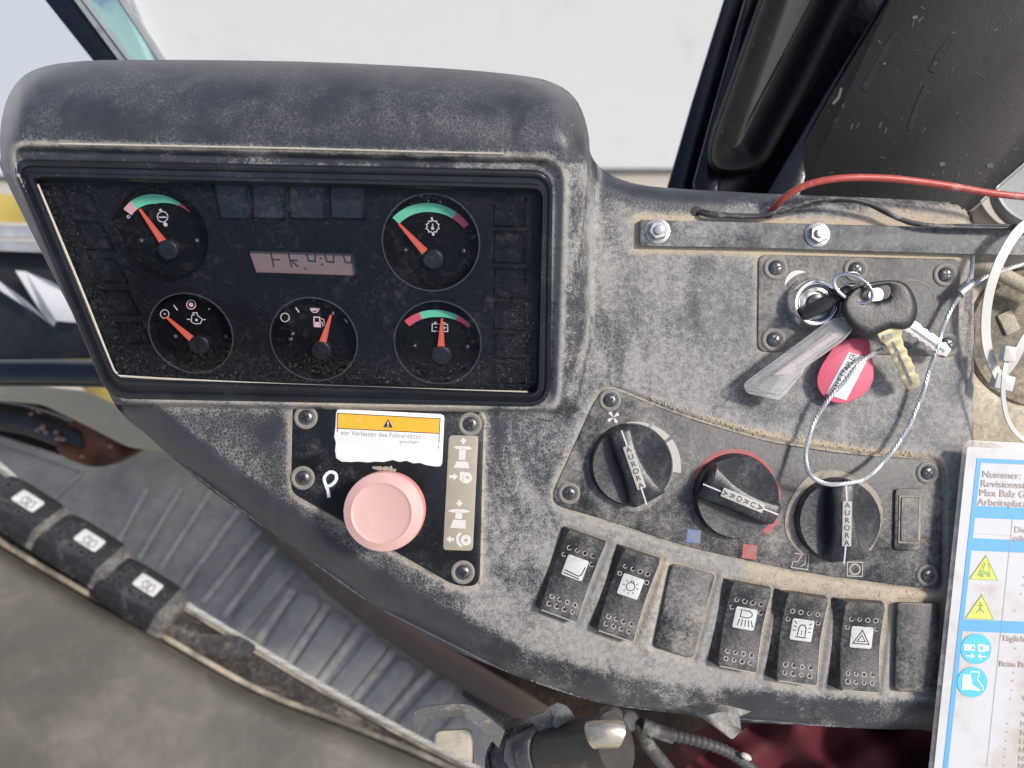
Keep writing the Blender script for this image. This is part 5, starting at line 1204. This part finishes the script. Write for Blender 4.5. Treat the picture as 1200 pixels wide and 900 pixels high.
def armswitch(cx_, cy_, label):
    t = thing('rocker_switch', label, 'switch', P(cx_, cy_, .12), 'rocker switches on the side console')
    # local frame: x along the console edge (down-right), y across
    nrm = Vector((.50, .70, .44)).normalized()
    ex = (P(cx_ + 80, cy_ + 41, .14) - P(cx_, cy_, .14)).normalized(); ex = (ex - nrm * ex.dot(nrm)).normalized(); ey = nrm.cross(ex)
    M = Matrix.Translation(P(cx_, cy_, .140)) @ Matrix(((ex.x, ey.x, nrm.x, 0), (ex.y, ey.y, nrm.y, 0), (ex.z, ey.z, nrm.z, 0), (0, 0, 0, 1))) @ Matrix.Scale(U * .64, 4)
    b = MB(M); rows = []
    for i in range(13):
        v = -1 + 1.62 * i / 12; x = v * 50; h = 11 - 16 * max(0, abs(v) - .4) ** 1.6 - (3 if abs(v) > .98 else 0)
        W = 27 - (1.5 if abs(v) > .98 else 0)
        rows.append([(x, -W - 2, -22), (x, -W, h - 5), (x, -W + 1.5, h - 1), (x, -W + 5, h), (x, W - 5, h), (x, W - 1.5, h - 1), (x, W, h - 5), (x, W + 2, -22)])
    b.loops(rows, closed=False); b.f.append(tuple(b.vs(list(reversed(rows[0]))))); b.build('rocker', M_armrocker, t, 40)
    b = MB(M); e = rows[-1]; E = [e]
    for k in range(1, 9):
        a_ = k / 8; E.append([(x + 18 * math.sin(a_ * 1.45), y * (1 - .10 * a_ * a_), z - (z + 22) * (1 - math.cos(a_ * 1.35)) * .9) for x, y, z in e])
    b.loops(E, closed=False); b.f.append(tuple(b.vs(E[-1]))); b.build('end_cap', M_capdust, t, 40)
    b = MB(M); b.plate([(-17, -8, 3), (14, -8, 3), (14, 13, 3), (-17, 13, 3)], 3, 12.0, .6, 3); ln_ = b.build('symbol_lens', M_lens, t)
    b = MB(M); ic_c(b, 12.3); b.build('symbol', M_ink, ln_, 0)
    d1 = MB(M); d2 = MB(M)
    for x in (-42, -27, -12, 3, 18):
        d1.disc(x, -17, 3.2, 11.2 - 16 * max(0, abs(x / 50) - .4) ** 1.6, 9); d2.circ(x, -17, 3.8, 1.2, 11.3 - 16 * max(0, abs(x / 50) - .4) ** 1.6, 10)
    for y in (-8, 8): d1.disc(-34, y, 3.2, 10, 9); d2.circ(-34, y, 3.8, 1.2, 10.1, 10); d1.disc(24, y, 3.2, 10.2, 9); d2.circ(24, y, 3.8, 1.2, 10.3, 10)
    d1.build('dimples', M_recess, t, 0, kind='stuff'); d2.build('dimple_rims', M_ring, t, 0, kind='stuff')
armswitch(170, 694, 'rightmost blurred rocker switch on the side console')
armswitch(102, 642, 'middle blurred rocker switch on the side console')
armswitch(30, 596, 'left blurred rocker switch on the side console, cut by the photo edge')

# ------------------------------------------------------------------ cab floor, mat, pipes (world horizontal planes)
HF = CAM_H - .98
b = MB()
for a in ([(-500, 560), (150, 470), (760, 470), (1500, 470), (1500, 1300), (-500, 1300)],): b.f.append(tuple(b.vs([tuple(PG(x, y, HF - .02)) for x, y in a])))
fl = b.build('cab_floor', M_floor, None, 0); fl['kind'] = 'structure'
mt = thing('floor_mat', 'blue-grey ribbed rubber mat on the cab floor', 'floor mat', PG(300, 650, HF))
def gslab(mb, c, h0, h1, bev=0.0, seg=3):
    cs = rpoly(c, seg); ci = rpoly(inset(c, bev), seg) if bev else cs
    mb.loops([[tuple(PG(x, y, h0)) for x, y in cs], [tuple(PG(x, y, h1 - (bev * .0006 if bev else 0))) for x, y in cs], [tuple(PG(x, y, h1)) for x, y in ci]], c1=True)
b = MB(); matp = [(-300, 505, 0), (0, 511, 3), (60, 530, 6), (112, 546, 10), (130, 542, 20), (150, 514, 10), (300, 514, 5), (500, 660, 5), (445, 712, 20), (560, 785, 20), (640, 850, 20), (700, 960, 5), (100, 960, 5), (-300, 700, 5)]
gslab(b, matp, HF - .02, HF, 1.5); b.build('mat_base', M_mat, mt)
for x0, y0, x1, y1, w_ in ((135, 640, 172, 572, 5), (162, 655, 212, 572, 5), (187, 667, 250, 570, 5.5), (213, 690, 292, 580, 6), (238, 705, 330, 590, 6.5), (262, 722, 338, 620, 7)):
    dx, dy = x1 - x0, y1 - y0; l = math.hypot(dx, dy); sx_, sy_ = -dy / l * w_ / 2, dx / l * w_ / 2
    b = MB(); gslab(b, [(x0 + sx_, y0 + sy_, 2), (x1 + sx_, y1 + sy_, 2), (x1 - sx_, y1 - sy_, 2), (x0 - sx_, y0 - sy_, 2)], HF, HF + .005, 1.2); b.build('rib', M_ribdust, mt)
for i, (x0, y0, x1, y1, w_) in enumerate(((300, 800, 366, 697, 28), (340, 812, 402, 722, 28), (385, 826, 447, 748, 26), (425, 845, 480, 776, 26), (470, 862, 530, 796, 24), (510, 880, 565, 822, 22), (258, 760, 345, 655, 20))):
    dx, dy = x1 - x0, y1 - y0; l = math.hypot(dx, dy); sx_, sy_ = -dy / l * w_ / 2, dx / l * w_ / 2
    b = MB(); gslab(b, [(x0 + sx_, y0 + sy_, 12), (x1 + sx_, y1 + sy_, 12), (x1 - sx_, y1 - sy_, 12), (x0 - sx_, y0 - sy_, 12)], HF, HF + .006, 2.5); b.build('pad', M_mat, mt)
for x0, y0, x1, y1, w_ in ((322, 800, 384, 708, 9), (362, 815, 425, 733, 9), (404, 832, 462, 760, 9), (447, 850, 505, 785, 9), (280, 782, 344, 690, 9)):
    dx, dy = x1 - x0, y1 - y0; l = math.hypot(dx, dy); sx_, sy_ = -dy / l * w_ / 2, dx / l * w_ / 2
    b = MB(); gslab(b, [(x0 + sx_, y0 + sy_, 3), (x1 + sx_, y1 + sy_, 3), (x1 - sx_, y1 - sy_, 3), (x0 - sx_, y0 - sy_, 3)], HF, HF + .0035, 1.2); b.build('rib', M_ribdust, mt)
b = MB(); gslab(b, [(0, 520), (2, 520), (100, 551), (98, 552.5)], HF, HF + .002); 
gslab(b, [(53, 592), (55, 594), (100, 552), (98, 550)], HF, HF + .002); b.build('fold_line', M_ribdust, mt)
# brown kick rail curving round the mat
b = MB(); pts = catmull([PG(x, y, HF + .02) for x, y in ((300, 600), (340, 636), (375, 668), (420, 706), (490, 756), (555, 795), (625, 838), (690, 885), (760, 945))], 10)
b.tube(pts, lambda t: .015 + .004 * t, 14, flat=.8); o = b.build('kick_rail', M_brownpipe, None, 60); tag(o, 'brown dusty plastic rail curving round the floor mat', 'rail')
b = MB(); 
for k in range(16):
    t = k / 15; x = lerp(555, 625, t); y = lerp(800, 850, t); b.tube([PG(x, y, HF + .012), PG(x - 11, y + 17, HF + .010)], .0045, 6)
b.build('ventilation_fins', M_black, o, 40, kind='stuff')

# lower left opening: frame pieces and rust
def hbar(name, pts, mat, label, cat, bev=1.5, z=-.25, th=.02):
    b = MB(); L = []
    for ins_, dz in ((0, -th), (0, -bev * .0005), (bev, 0)): L.append([tuple(P(x, y, z + dz)) for x, y in rpoly(inset(pts, ins_), 3)])
    b.loops(L, c1=True); o = b.build(name, mat, None, 40); return tag(o, label, cat)
hbar('yellow_beam', [(-200, 222), (0, 227, 2), (80, 236, 2), (80, 262), (0, 260), (-200, 255)], M_yellow, 'upper yellow machine beam left of the gauges', 'beam', 1, -.50)
hbar('metal_ledge', [(-200, 262, 2), (0, 264, 2), (80, 266, 2), (80, 280, 2), (0, 280, 2), (-200, 280, 2)], M_brightmetal, 'bright scuffed metal ledge below the yellow beam', 'ledge', 3, -.40)
hbar('metal_ledge', [(-200, 280, 2), (0, 282, 2), (80, 283, 2), (80, 297, 2), (0, 294, 2), (-200, 290, 2)], M_brightmetal, 'lower stained metal ledge left of the gauges', 'ledge', 4, -.38)
hbar('steel_sheet', [(-200, 290, 0), (160, 296, 0), (160, 420, 0), (-200, 424, 0)], M_darksteel, 'dark steel panel left of the gauges behind the torn paper', 'panel', 1, -.42)
b = MB(); 
f1 = [(18, 317), (30, 318), (60, 330), (95, 352), (90, 378), (66, 376), (63, 383), (50, 368), (34, 345)]
L = [[tuple(P(x, y, -.395 + .01 * math.sin(x / 9.) + dz)) for x, y in f1] for dz in (0, .0015)]; b.loops(L, c0=True, c1=True)
f2 = [(-20, 318), (0, 330), (30, 352), (62, 382), (40, 366), (0, 340), (-20, 330)]
L = [[tuple(P(x, y, -.390 + .012 * math.sin(x / 7.) + dz)) for x, y in f2] for dz in (0, .0015)]; b.loops(L, c0=True, c1=True)
tag(b.build('torn_paper', plain('grey_paper', (.52, .53, .55), .6, sc=40, dirt=(.3, .29, .28), dirt_amt=.2), None, 0), 'torn white paper stuck to the dark panel left of the gauges', 'paper')
hbar('yellow_beam', [(40, 418), (150, 414), (260, 430), (260, 560), (180, 520), (90, 450), (70, 426)], M_yellow, 'lower yellow machine plate showing behind the black tube', 'plate', 1, -.62)
b = MB(); b.tube([P(-120, 437, -.22), P(60, 437, -.22), P(220, 440, -.22)], 16 * (D + .22) / F, 20); tag(b.build('black_tube', M_tubeblack, None, 60), 'glossy black horizontal tube left of the dashboard', 'tube')
b = MB(); L = []
pb = [(-80, 454, 0), (40, 452, 5), (100, 458, 5), (145, 478, 5), (230, 535, 5), (150, 524, 8), (100, 498, 8), (50, 474, 8), (-80, 462, 0)]
hbar('beige_sill', pb, M_beige, 'blurred beige sill sloping under the dashboard corner', 'sill', 5, -.36, .03)
hbar('gap_strip', [(-80, 458, 0), (50, 473, 5), (105, 498, 10), (135, 512, 8), (120, 522, 8), (60, 505, 5), (-80, 480, 0)], M_recess, 'black gap strip under the beige sill', 'frame', 2, -.44, .05)
b = MB(); b.tube(catmull([P(-80, 478, -.40), P(20, 490, -.40), P(70, 505, -.40), P(105, 522, -.40)], 8), 17 * (D + .40) / F, 16); tag(b.build('dark_pipe', M_darksteel, None, 60), 'dark painted pipe ending at the rusty corner', 'pipe')
b = MB(); L = []
rp = [(v.x, v.y) for v in catmull([Vector((x, y, 0)) for x, y in ((84, 494), (110, 488), (145, 498), (188, 512), (160, 528), (120, 547), (85, 540), (66, 524))], 4, True)]
V0 = []
xs_ = np.arange(60, 165, 5)
def z_rust(x, y): return -.385 + .006 * np.sin(x * .11 + 2 * np.sin(y * .09)) + .004 * np.sin(y * .17 + x * .07)
ro = field('rusty_corner', rp, z_rust, 4, M_rust, None, None, .02); tag(ro, 'rust-brown corroded corner beside the mat at the left', 'rusty metal')
b = MB()
for (x, y, s_) in ((38, 478, 3), (44, 482, 3.5), (35, 485, 2.5), (42, 504, 3), (48, 501, 4), (52, 507, 3), (64, 507, 3), (66, 514, 3.5), (72, 515, 3), (128, 523, 3.5), (118, 505, 2.5), (95, 535, 3)):
    M_ = FR(x, y, -.375, random.uniform(0, 360)); b.M = M_; b.lathe([(s_, -3), (s_ * .6, .3), (s_ * .3, .8)], 5)
tag(b.build('stone_chips', M_chip, None, 30), 'scattered pale stone chips on the dark pipe and rust', 'stone chips')['kind'] = 'stuff'

# ------------------------------------------------------------------ things at the bottom
b = MB(); 
pts = catmull([P(486, 862, .02), P(489, 842, .03), P(510, 834, .035), P(545, 833, .035), P(566, 846, .025), P(588, 866, .015)], 8)
L = []
for i, p in enumerate(pts):
    t = i / (len(pts) - 1); wv = Vector((-.0015 + .004 * t, .0105 * (1 - .25 * math.sin(t * 3)), .006)); q0 = p + wv * .68; q1 = p - wv * .68; n_ = Vector((0, 0, .001))
    L.append([tuple(q0), tuple(q0 + n_), tuple(q1 + n_), tuple(q1)])
b.loops(L, c0=True, c1=True); tag(b.build('webbing_strap', M_strap, None, 60), 'frayed grey webbing strap bent over the beige block', 'strap')
b = MB(); 
for z0 in (0,):
    L = []
    for ins_, z in ((0, -.10), (0, -.005), (1.5, -.001), (5, .0)): L.append([tuple(P(x, y, z)) for x, y in rpoly(inset([(508, 856, 10), (553, 853, 8), (560, 960, 4), (500, 960, 4)], ins_), 5)])
    b.loops(L, c1=True)
tag(b.build('beige_block', M_block, None, 50), 'dusty beige foam block under the grey strap at the bottom', 'block')
lv = thing('control_lever', 'dusty lever with worn metal cap and gathered rubber boot at the bottom', 'lever', P(660, 880, .03))
b = MB(); ax0 = P(590, 900, -.005); ax1 = P(690, 873, .040)
pr = [(0, .016), (.06, .021), (.14, .018), (.2, .023), (.28, .020), (.34, .0235), (.42, .0195), (.5, .021), (.56, .019)]
pts = [ax0.lerp(ax1, t) for t, r in pr]; rad = [r for t, r in pr]
pts2 = []; nn2 = 40
def rb(t):
    i = t * (len(pr) - 1); k = min(int(i), len(pr) - 2); return lerp(rad[k], rad[k + 1], i - k) * .82
b.tube(pts, lambda t: rb(t), 24); b.build('boot', M_boot, lv, 60)
b = MB(); 
for t_ in (.16, .22, .36):
    c_ = ax0.lerp(ax1, t_); d_ = (ax1 - ax0).normalized(); u_ = d_.cross(Vector((0, 0, 1))).normalized(); v_ = d_.cross(u_)
    b.tube([c_ + d_ * .003 * math.sin(3 * a) + (u_ * math.cos(a) + v_ * math.sin(a)) * .0182 for a in [2 * math.pi * i / 30 for i in range(31)]], .0011, 6)
b.build('binding_wire', M_blackwire, lv, 60)
b = MB(); s0 = ax0.lerp(ax1, .5); s1 = P(722, 872, .046); b.tube([s0.lerp(s1, t) for t in (0, .1, .25, .5, .8, 1)], lambda t: .0135 + .0025 * math.sin(min(t * 2, 1) * 1.5), 36); b.build('grip', M_levermetal, lv, 45)
b = MB(); e0 = P(692, 862, .058); b.tube([P(694, 862, .0535), P(698, 861, .0545), P(721, 860, .0545), P(725, 861, .054)], lambda t: .0072, 24, flat=.8); b.build('worn_or_highlight_edge', M_leverlight, lv, 60)
b = MB(); pts = [P(628, 850, .02), P(645, 843, .026), P(654, 836, .03), P(662, 846, .03)]; strap(b, catmull(pts, 5), .012, .001); b.build('torn_cuff', M_strap, lv, 60)
# corrugated hose and pipes
hs_ = thing('corrugated_hose', 'grey corrugated hose emerging from under the dashboard edge', 'hose', P(820, 880, -.03))
hp = resample(catmull([P(762, 858, -.03), P(790, 862, -.028), P(830, 872, -.025), P(860, 885, -.025), P(885, 905, -.025), P(900, 930, -.025)], 10), .0012)
b = MB(); b.tube(hp, lambda t: 7.0 * U * (1 + .12 * (1 if int(t * (len(hp) - 1)) % 3 == 0 else -0.6)), 14); b.build('corrugated_tube', M_hose, hs_, 60)
b = MB(); b.tube(catmull([P(752, 848, -.03), P(758, 870, -.035), P(785, 905, -.04), P(800, 930, -.04)], 8), 9 * U, 12); b.tube(catmull([P(752, 850, -.03), P(775, 858, -.03), P(790, 862, -.029)], 8), 10 * U, 12); b.build('branch_pipe', M_hose, hs_, 60)
for x, y, r_, z in ((722, 838, 10, -.1), (740, 845, 12, -.12), (608, 852, 10, -.03)):
    b = MB(FR(x, y, z, 0, Vector((.3, .4, .85)).normalized())); b.lathe([(r_, -30), (r_, -4), (r_ * .85, 0), (r_ * .4, 1)], 16)
    tag(b.build('pipe_stub', M_hose, None, 50), {722: 'pale pipe stub in the dark right of the lever', 740: 'second pipe stub nearer the corrugated hose', 608: 'dusty stub left of the lever boot'}[x], 'pipe')
# red cloth
def z_cloth(x, y): return -.045 + .012 * np.sin(x / 31. + y / 40.) * np.sin(y / 22. + x / 70.) + .006 * np.sin(x / 13. - y / 19.) + .00006 * (x - 950)
rc = field('red_cloth', [(v.x, v.y) for v in catmull([Vector((x, y, 0)) for x, y in ((800, 905), (850, 870), (900, 840), (1000, 820), (1120, 820), (1180, 900), (1150, 1050), (900, 1080), (790, 980))], 5, True)], z_cloth, 5, M_redcloth, None, None, .03)
tag(rc, 'dark red cloth in the shade below the dashboard', 'cloth')
b = MB(); b.M = FR(874, 886, -.02, -25); b.lathe([(7, 0), (6, 4), (2, 5)], 12, sy=.5); tag(b.build('white_bead', M_nylon, None, 60), 'small white plastic piece beside the red cloth', 'plastic piece')

# ------------------------------------------------------------------ upper right: door pillar, handle, door panel
dp = thing('door_pillar', 'glossy black cab pillar at the top right of the window', 'pillar', P(870, 110, -.10))
zp_ = -.10
def vslab(mb, c, z, th, bev=2.0, seg=3):
    L = []
    for ins_, dz in ((0, -th), (0, -bev * .0006), (bev * .4, -bev * .0002), (bev, 0)): L.append([tuple(P(x, y, z + dz)) for x, y in rpoly(inset(c, ins_), seg)])
    mb.loops(L, c1=True)
b = MB(); vslab(b, [(886, -120), (848, 0), (810, 122), (781, 222), (781, 300), (1060, 300), (1200, -120)], -.15, .03, 3); b.build('pillar_body', M_pillar, dp, 40)
b = MB(); vslab(b, [(913, -120), (872, 0), (835, 130), (812, 215), (816, 290), (836, 290), (850, 160), (905, 0), (940, -120)], -.118, .012, 4); b.build('pillar_rib', M_pillar, dp, 40)
b = MB(); vslab(b, [(1085, -120), (1035, 0), (965, 112), (895, 232), (895, 300), (912, 300), (975, 125), (1043, 0), (1095, -120)], -.100, .02, 2); b.build('edge_trim', M_pillar, dp, 40)
hd = thing('pillar_moulding', 'long rounded glossy black hollow moulding slanting down the pillar', 'moulding', P(890, 90, -.09))
HO = [(940, -140, 5), (890, 0, 30), (829, 172, 26), (832, 200, 20), (862, 205, 20), (893, 196, 20), (935, 118, 30), (1003, -20, 30), (1060, -140, 5)]
b = MB(); L = []
for ins_, dz in ((-3, -.030), (0, -.004), (2, .002), (4.5, .004), (8, .003), (13, -.002), (20, -.009), (28, -.014), (34, -.016)):
    L.append([tuple(P(x, y, -.098 + dz)) for x, y in rpoly(inset(HO, ins_), 8)])
b.loops(L, c1=True); b.build('rounded_shell', M_handle, hd, 70)
dr = thing('door_panel', 'scratched brown-black door panel in the top right corner', 'door', P(1080, 110, -.09))
DQ = P(1040, 120, -.085); DN = Vector((-.25, -.03, .96)).normalized()
def DP(px, py, off=0.0):
    d = Vector(((px - CX) / F, (CY - py) / F, -1)); q = DQ + DN * off; return CAMV + d * ((q - CAMV).dot(DN) / d.dot(DN))
def st_dp(mb, pts, w, off):
    t = MB(); t.stroke([(x, -y) for x, y in pts], w, 0); i0 = len(mb.v); mb.v += [DP(v.x, -v.y, off) for v in t.v]; mb.f += [tuple(i0 + k for k in f) for f in t.f]
def dslab(mb, c, z, th, bev=2.0, seg=3):
    mb.loops([[tuple(DP(x, y, dz)) for x, y in rpoly(inset(c, i_), seg)] for i_, dz in ((0, -th), (0, -bev * .0006), (bev * .4, -bev * .0002), (bev, 0))], c1=True)
b = MB(); dslab(b, [(1098, -120), (1040, 0), (970, 115), (902, 236), (905, 300), (1080, 300), (1135, 247), (1210, 182), (1420, 0), (1420, -120)], -.085, .03, 2); b.build('panel', M_door, dr, 40)
b = MB()
def scr(pts, w): st_dp(b, pts, w, .0003)
rdm = random.Random(4)
for _i in range(46):
    x = rdm.uniform(960, 1195); y = rdm.uniform(5, 225)
    if y > 245 - (x - 1000) * .0 or x < 1035 - y * .55 + 15 or x > 1195 - (y - 190) * 1.2: continue
    a = rdm.uniform(0, 6.28) if rdm.random() < .5 else 1.9; l = rdm.uniform(2, 9); scr([(x, y), (x + l * math.cos(a), y + l * math.sin(a))], rdm.uniform(.4, 1.1))
for x, y, r_ in ((1161, 195, 4.5), (1105, 193, 4), (1073, 21, 3.5), (1037, 75, 2), (1097, 75, 2)): st_dp(b, [(x - r_, y), (x + r_ * .6, y - r_ * .4)], r_ * 1.1, .0004)
scr([(976, 122), (983, 114), (986, 103)], 3)
b.build('scuff_marks', plain('scuff_grey', (.11, .105, .10), .7), dr, 0, kind='stuff')
b = MB()
st_dp(b, [(1118, 42), (1100, 66), (1092, 84)], 8, .0004); st_dp(b, [(1086, 100), (1076, 122), (1066, 152)], 6, .0004); st_dp(b, [(1050, 38), (1030, 72), (1012, 105)], 7, .0004)
b.build('wipe_streaks', plain('wiped_black', (.008, .007, .007), .4), dr, 0)
b = MB(); st_dp(b, [(1138, 248), (1212, 184)], 1.6, .0006); b.build('edge_line', M_washer, dr, 0)

# ------------------------------------------------------------------ upper left: window post with green glass
wp = thing('window_post', 'black slanted window post with green glass strip at the top left', 'window post', P(110, 30, -.15))
def sl(x0a, x1a, x0b, x1b, name, mat, z, th):
    b = MB(); vslab(b, [(x0a, -60), (x1a, -60), (x1b, 110), (x0b, 110)], z, th, 1); return b.build(name, mat, wp, 40)
sl(5, 42, 140, 168, 'post', M_pillar, -.17, .02)
sl(42, 52, 168, 180, 'rubber_seal', M_trim, -.165, .02); sl(54, 57, 181, 184, 'seal_lip', M_brightmetal, -.160, .006)
sl(57, 100, 184, 210, 'green_glass', M_greenglass, -.175, .004); sl(100, 110, 210, 221, 'glass_edge', M_trim, -.172, .006)

# ------------------------------------------------------------------ the background: white wall, ground (world frame)
def world_mesh(name, verts, faces, mat, kind=None):
    me = bpy.data.meshes.new(name); me.from_pydata(verts, [], faces); me.materials.append(mat); o = bpy.data.objects.new(name, me); COL.objects.link(o)
    if kind: o['kind'] = kind
    WORLD.append(o); return o
WORLD = [so]
world_mesh('ground', [(-80, -80, 0), (80, -80, 0), (80, 80, 0), (-80, 80, 0)], [(0, 1, 2, 3)], M_ground, 'structure')
y0, y1 = 3.16, 3.5
def wbox(name, x0, x1, ya, yb, z0, z1, mat, parent=None):
    v = [(x0, ya, z0), (x1, ya, z0), (x1, yb, z0), (x0, yb, z0), (x0, ya, z1), (x1, ya, z1), (x1, yb, z1), (x0, yb, z1)]
    f = [(0, 1, 5, 4), (1, 2, 6, 5), (2, 3, 7, 6), (3, 0, 4, 7), (4, 5, 6, 7), (3, 2, 1, 0)]
    me = bpy.data.meshes.new(name); me.from_pydata(v, [], f); me.materials.append(mat); o = bpy.data.objects.new(name, me); COL.objects.link(o); o.parent = parent
    if parent is None: WORLD.append(o)
    return o
tw = bpy.data.objects.new('white_wall', None); COL.objects.link(tw); WORLD.append(tw); tag(tw, 'smooth white wall standing behind the cab window', 'wall')
wbox('wall_face', -1.62, 12, y0, y1, .06, 4.2, M_wall, tw); wbox('plinth', -1.62, 12, y0 + .03, y1, 0, .06, M_trim, tw)
wm = []; wf = []
rw = random.Random(3)
for _k in range(34):
    x, z_ = rw.uniform(-1.3, 2.0), rw.uniform(.25, 1.9); l = rw.uniform(.004, .03); a = rw.gauss(1.5, .5); w__ = rw.uniform(.0012, .004); i0 = len(wm)
    wm += [(x, y0 - .002, z_), (x + w__, y0 - .002, z_ + .002), (x + w__ + l * math.cos(a), y0 - .002, z_ + l * math.sin(a)), (x + l * math.cos(a), y0 - .002, z_ + l * math.sin(a) + .001)]; wf.append((i0, i0 + 1, i0 + 2, i0 + 3))
me = bpy.data.meshes.new('dirt_marks'); me.from_pydata(wm, [], wf); me.materials.append(plain('wall_dirt', (.42, .42, .41), .8)); dm = bpy.data.objects.new('dirt_marks', me); COL.objects.link(dm); dm.parent = tw; dm['kind'] = 'stuff'
tb = bpy.data.objects.new('pale_blue_wall', None); COL.objects.link(tb); WORLD.append(tb); tag(tb, 'pale blue-white wall left of the window post', 'wall')
wbox('wall_face', -12, -1.64, y0 - .05, y1, .05, 4.2, M_skyblue, tb)

# ------------------------------------------------------------------ put the machine into the world, camera pitch included
bpy.context.view_layer.update()
for o in list(SC.objects):
    if o.parent is None and o not in WORLD and o is not cam:
        o.matrix_world = RT @ o.matrix_world
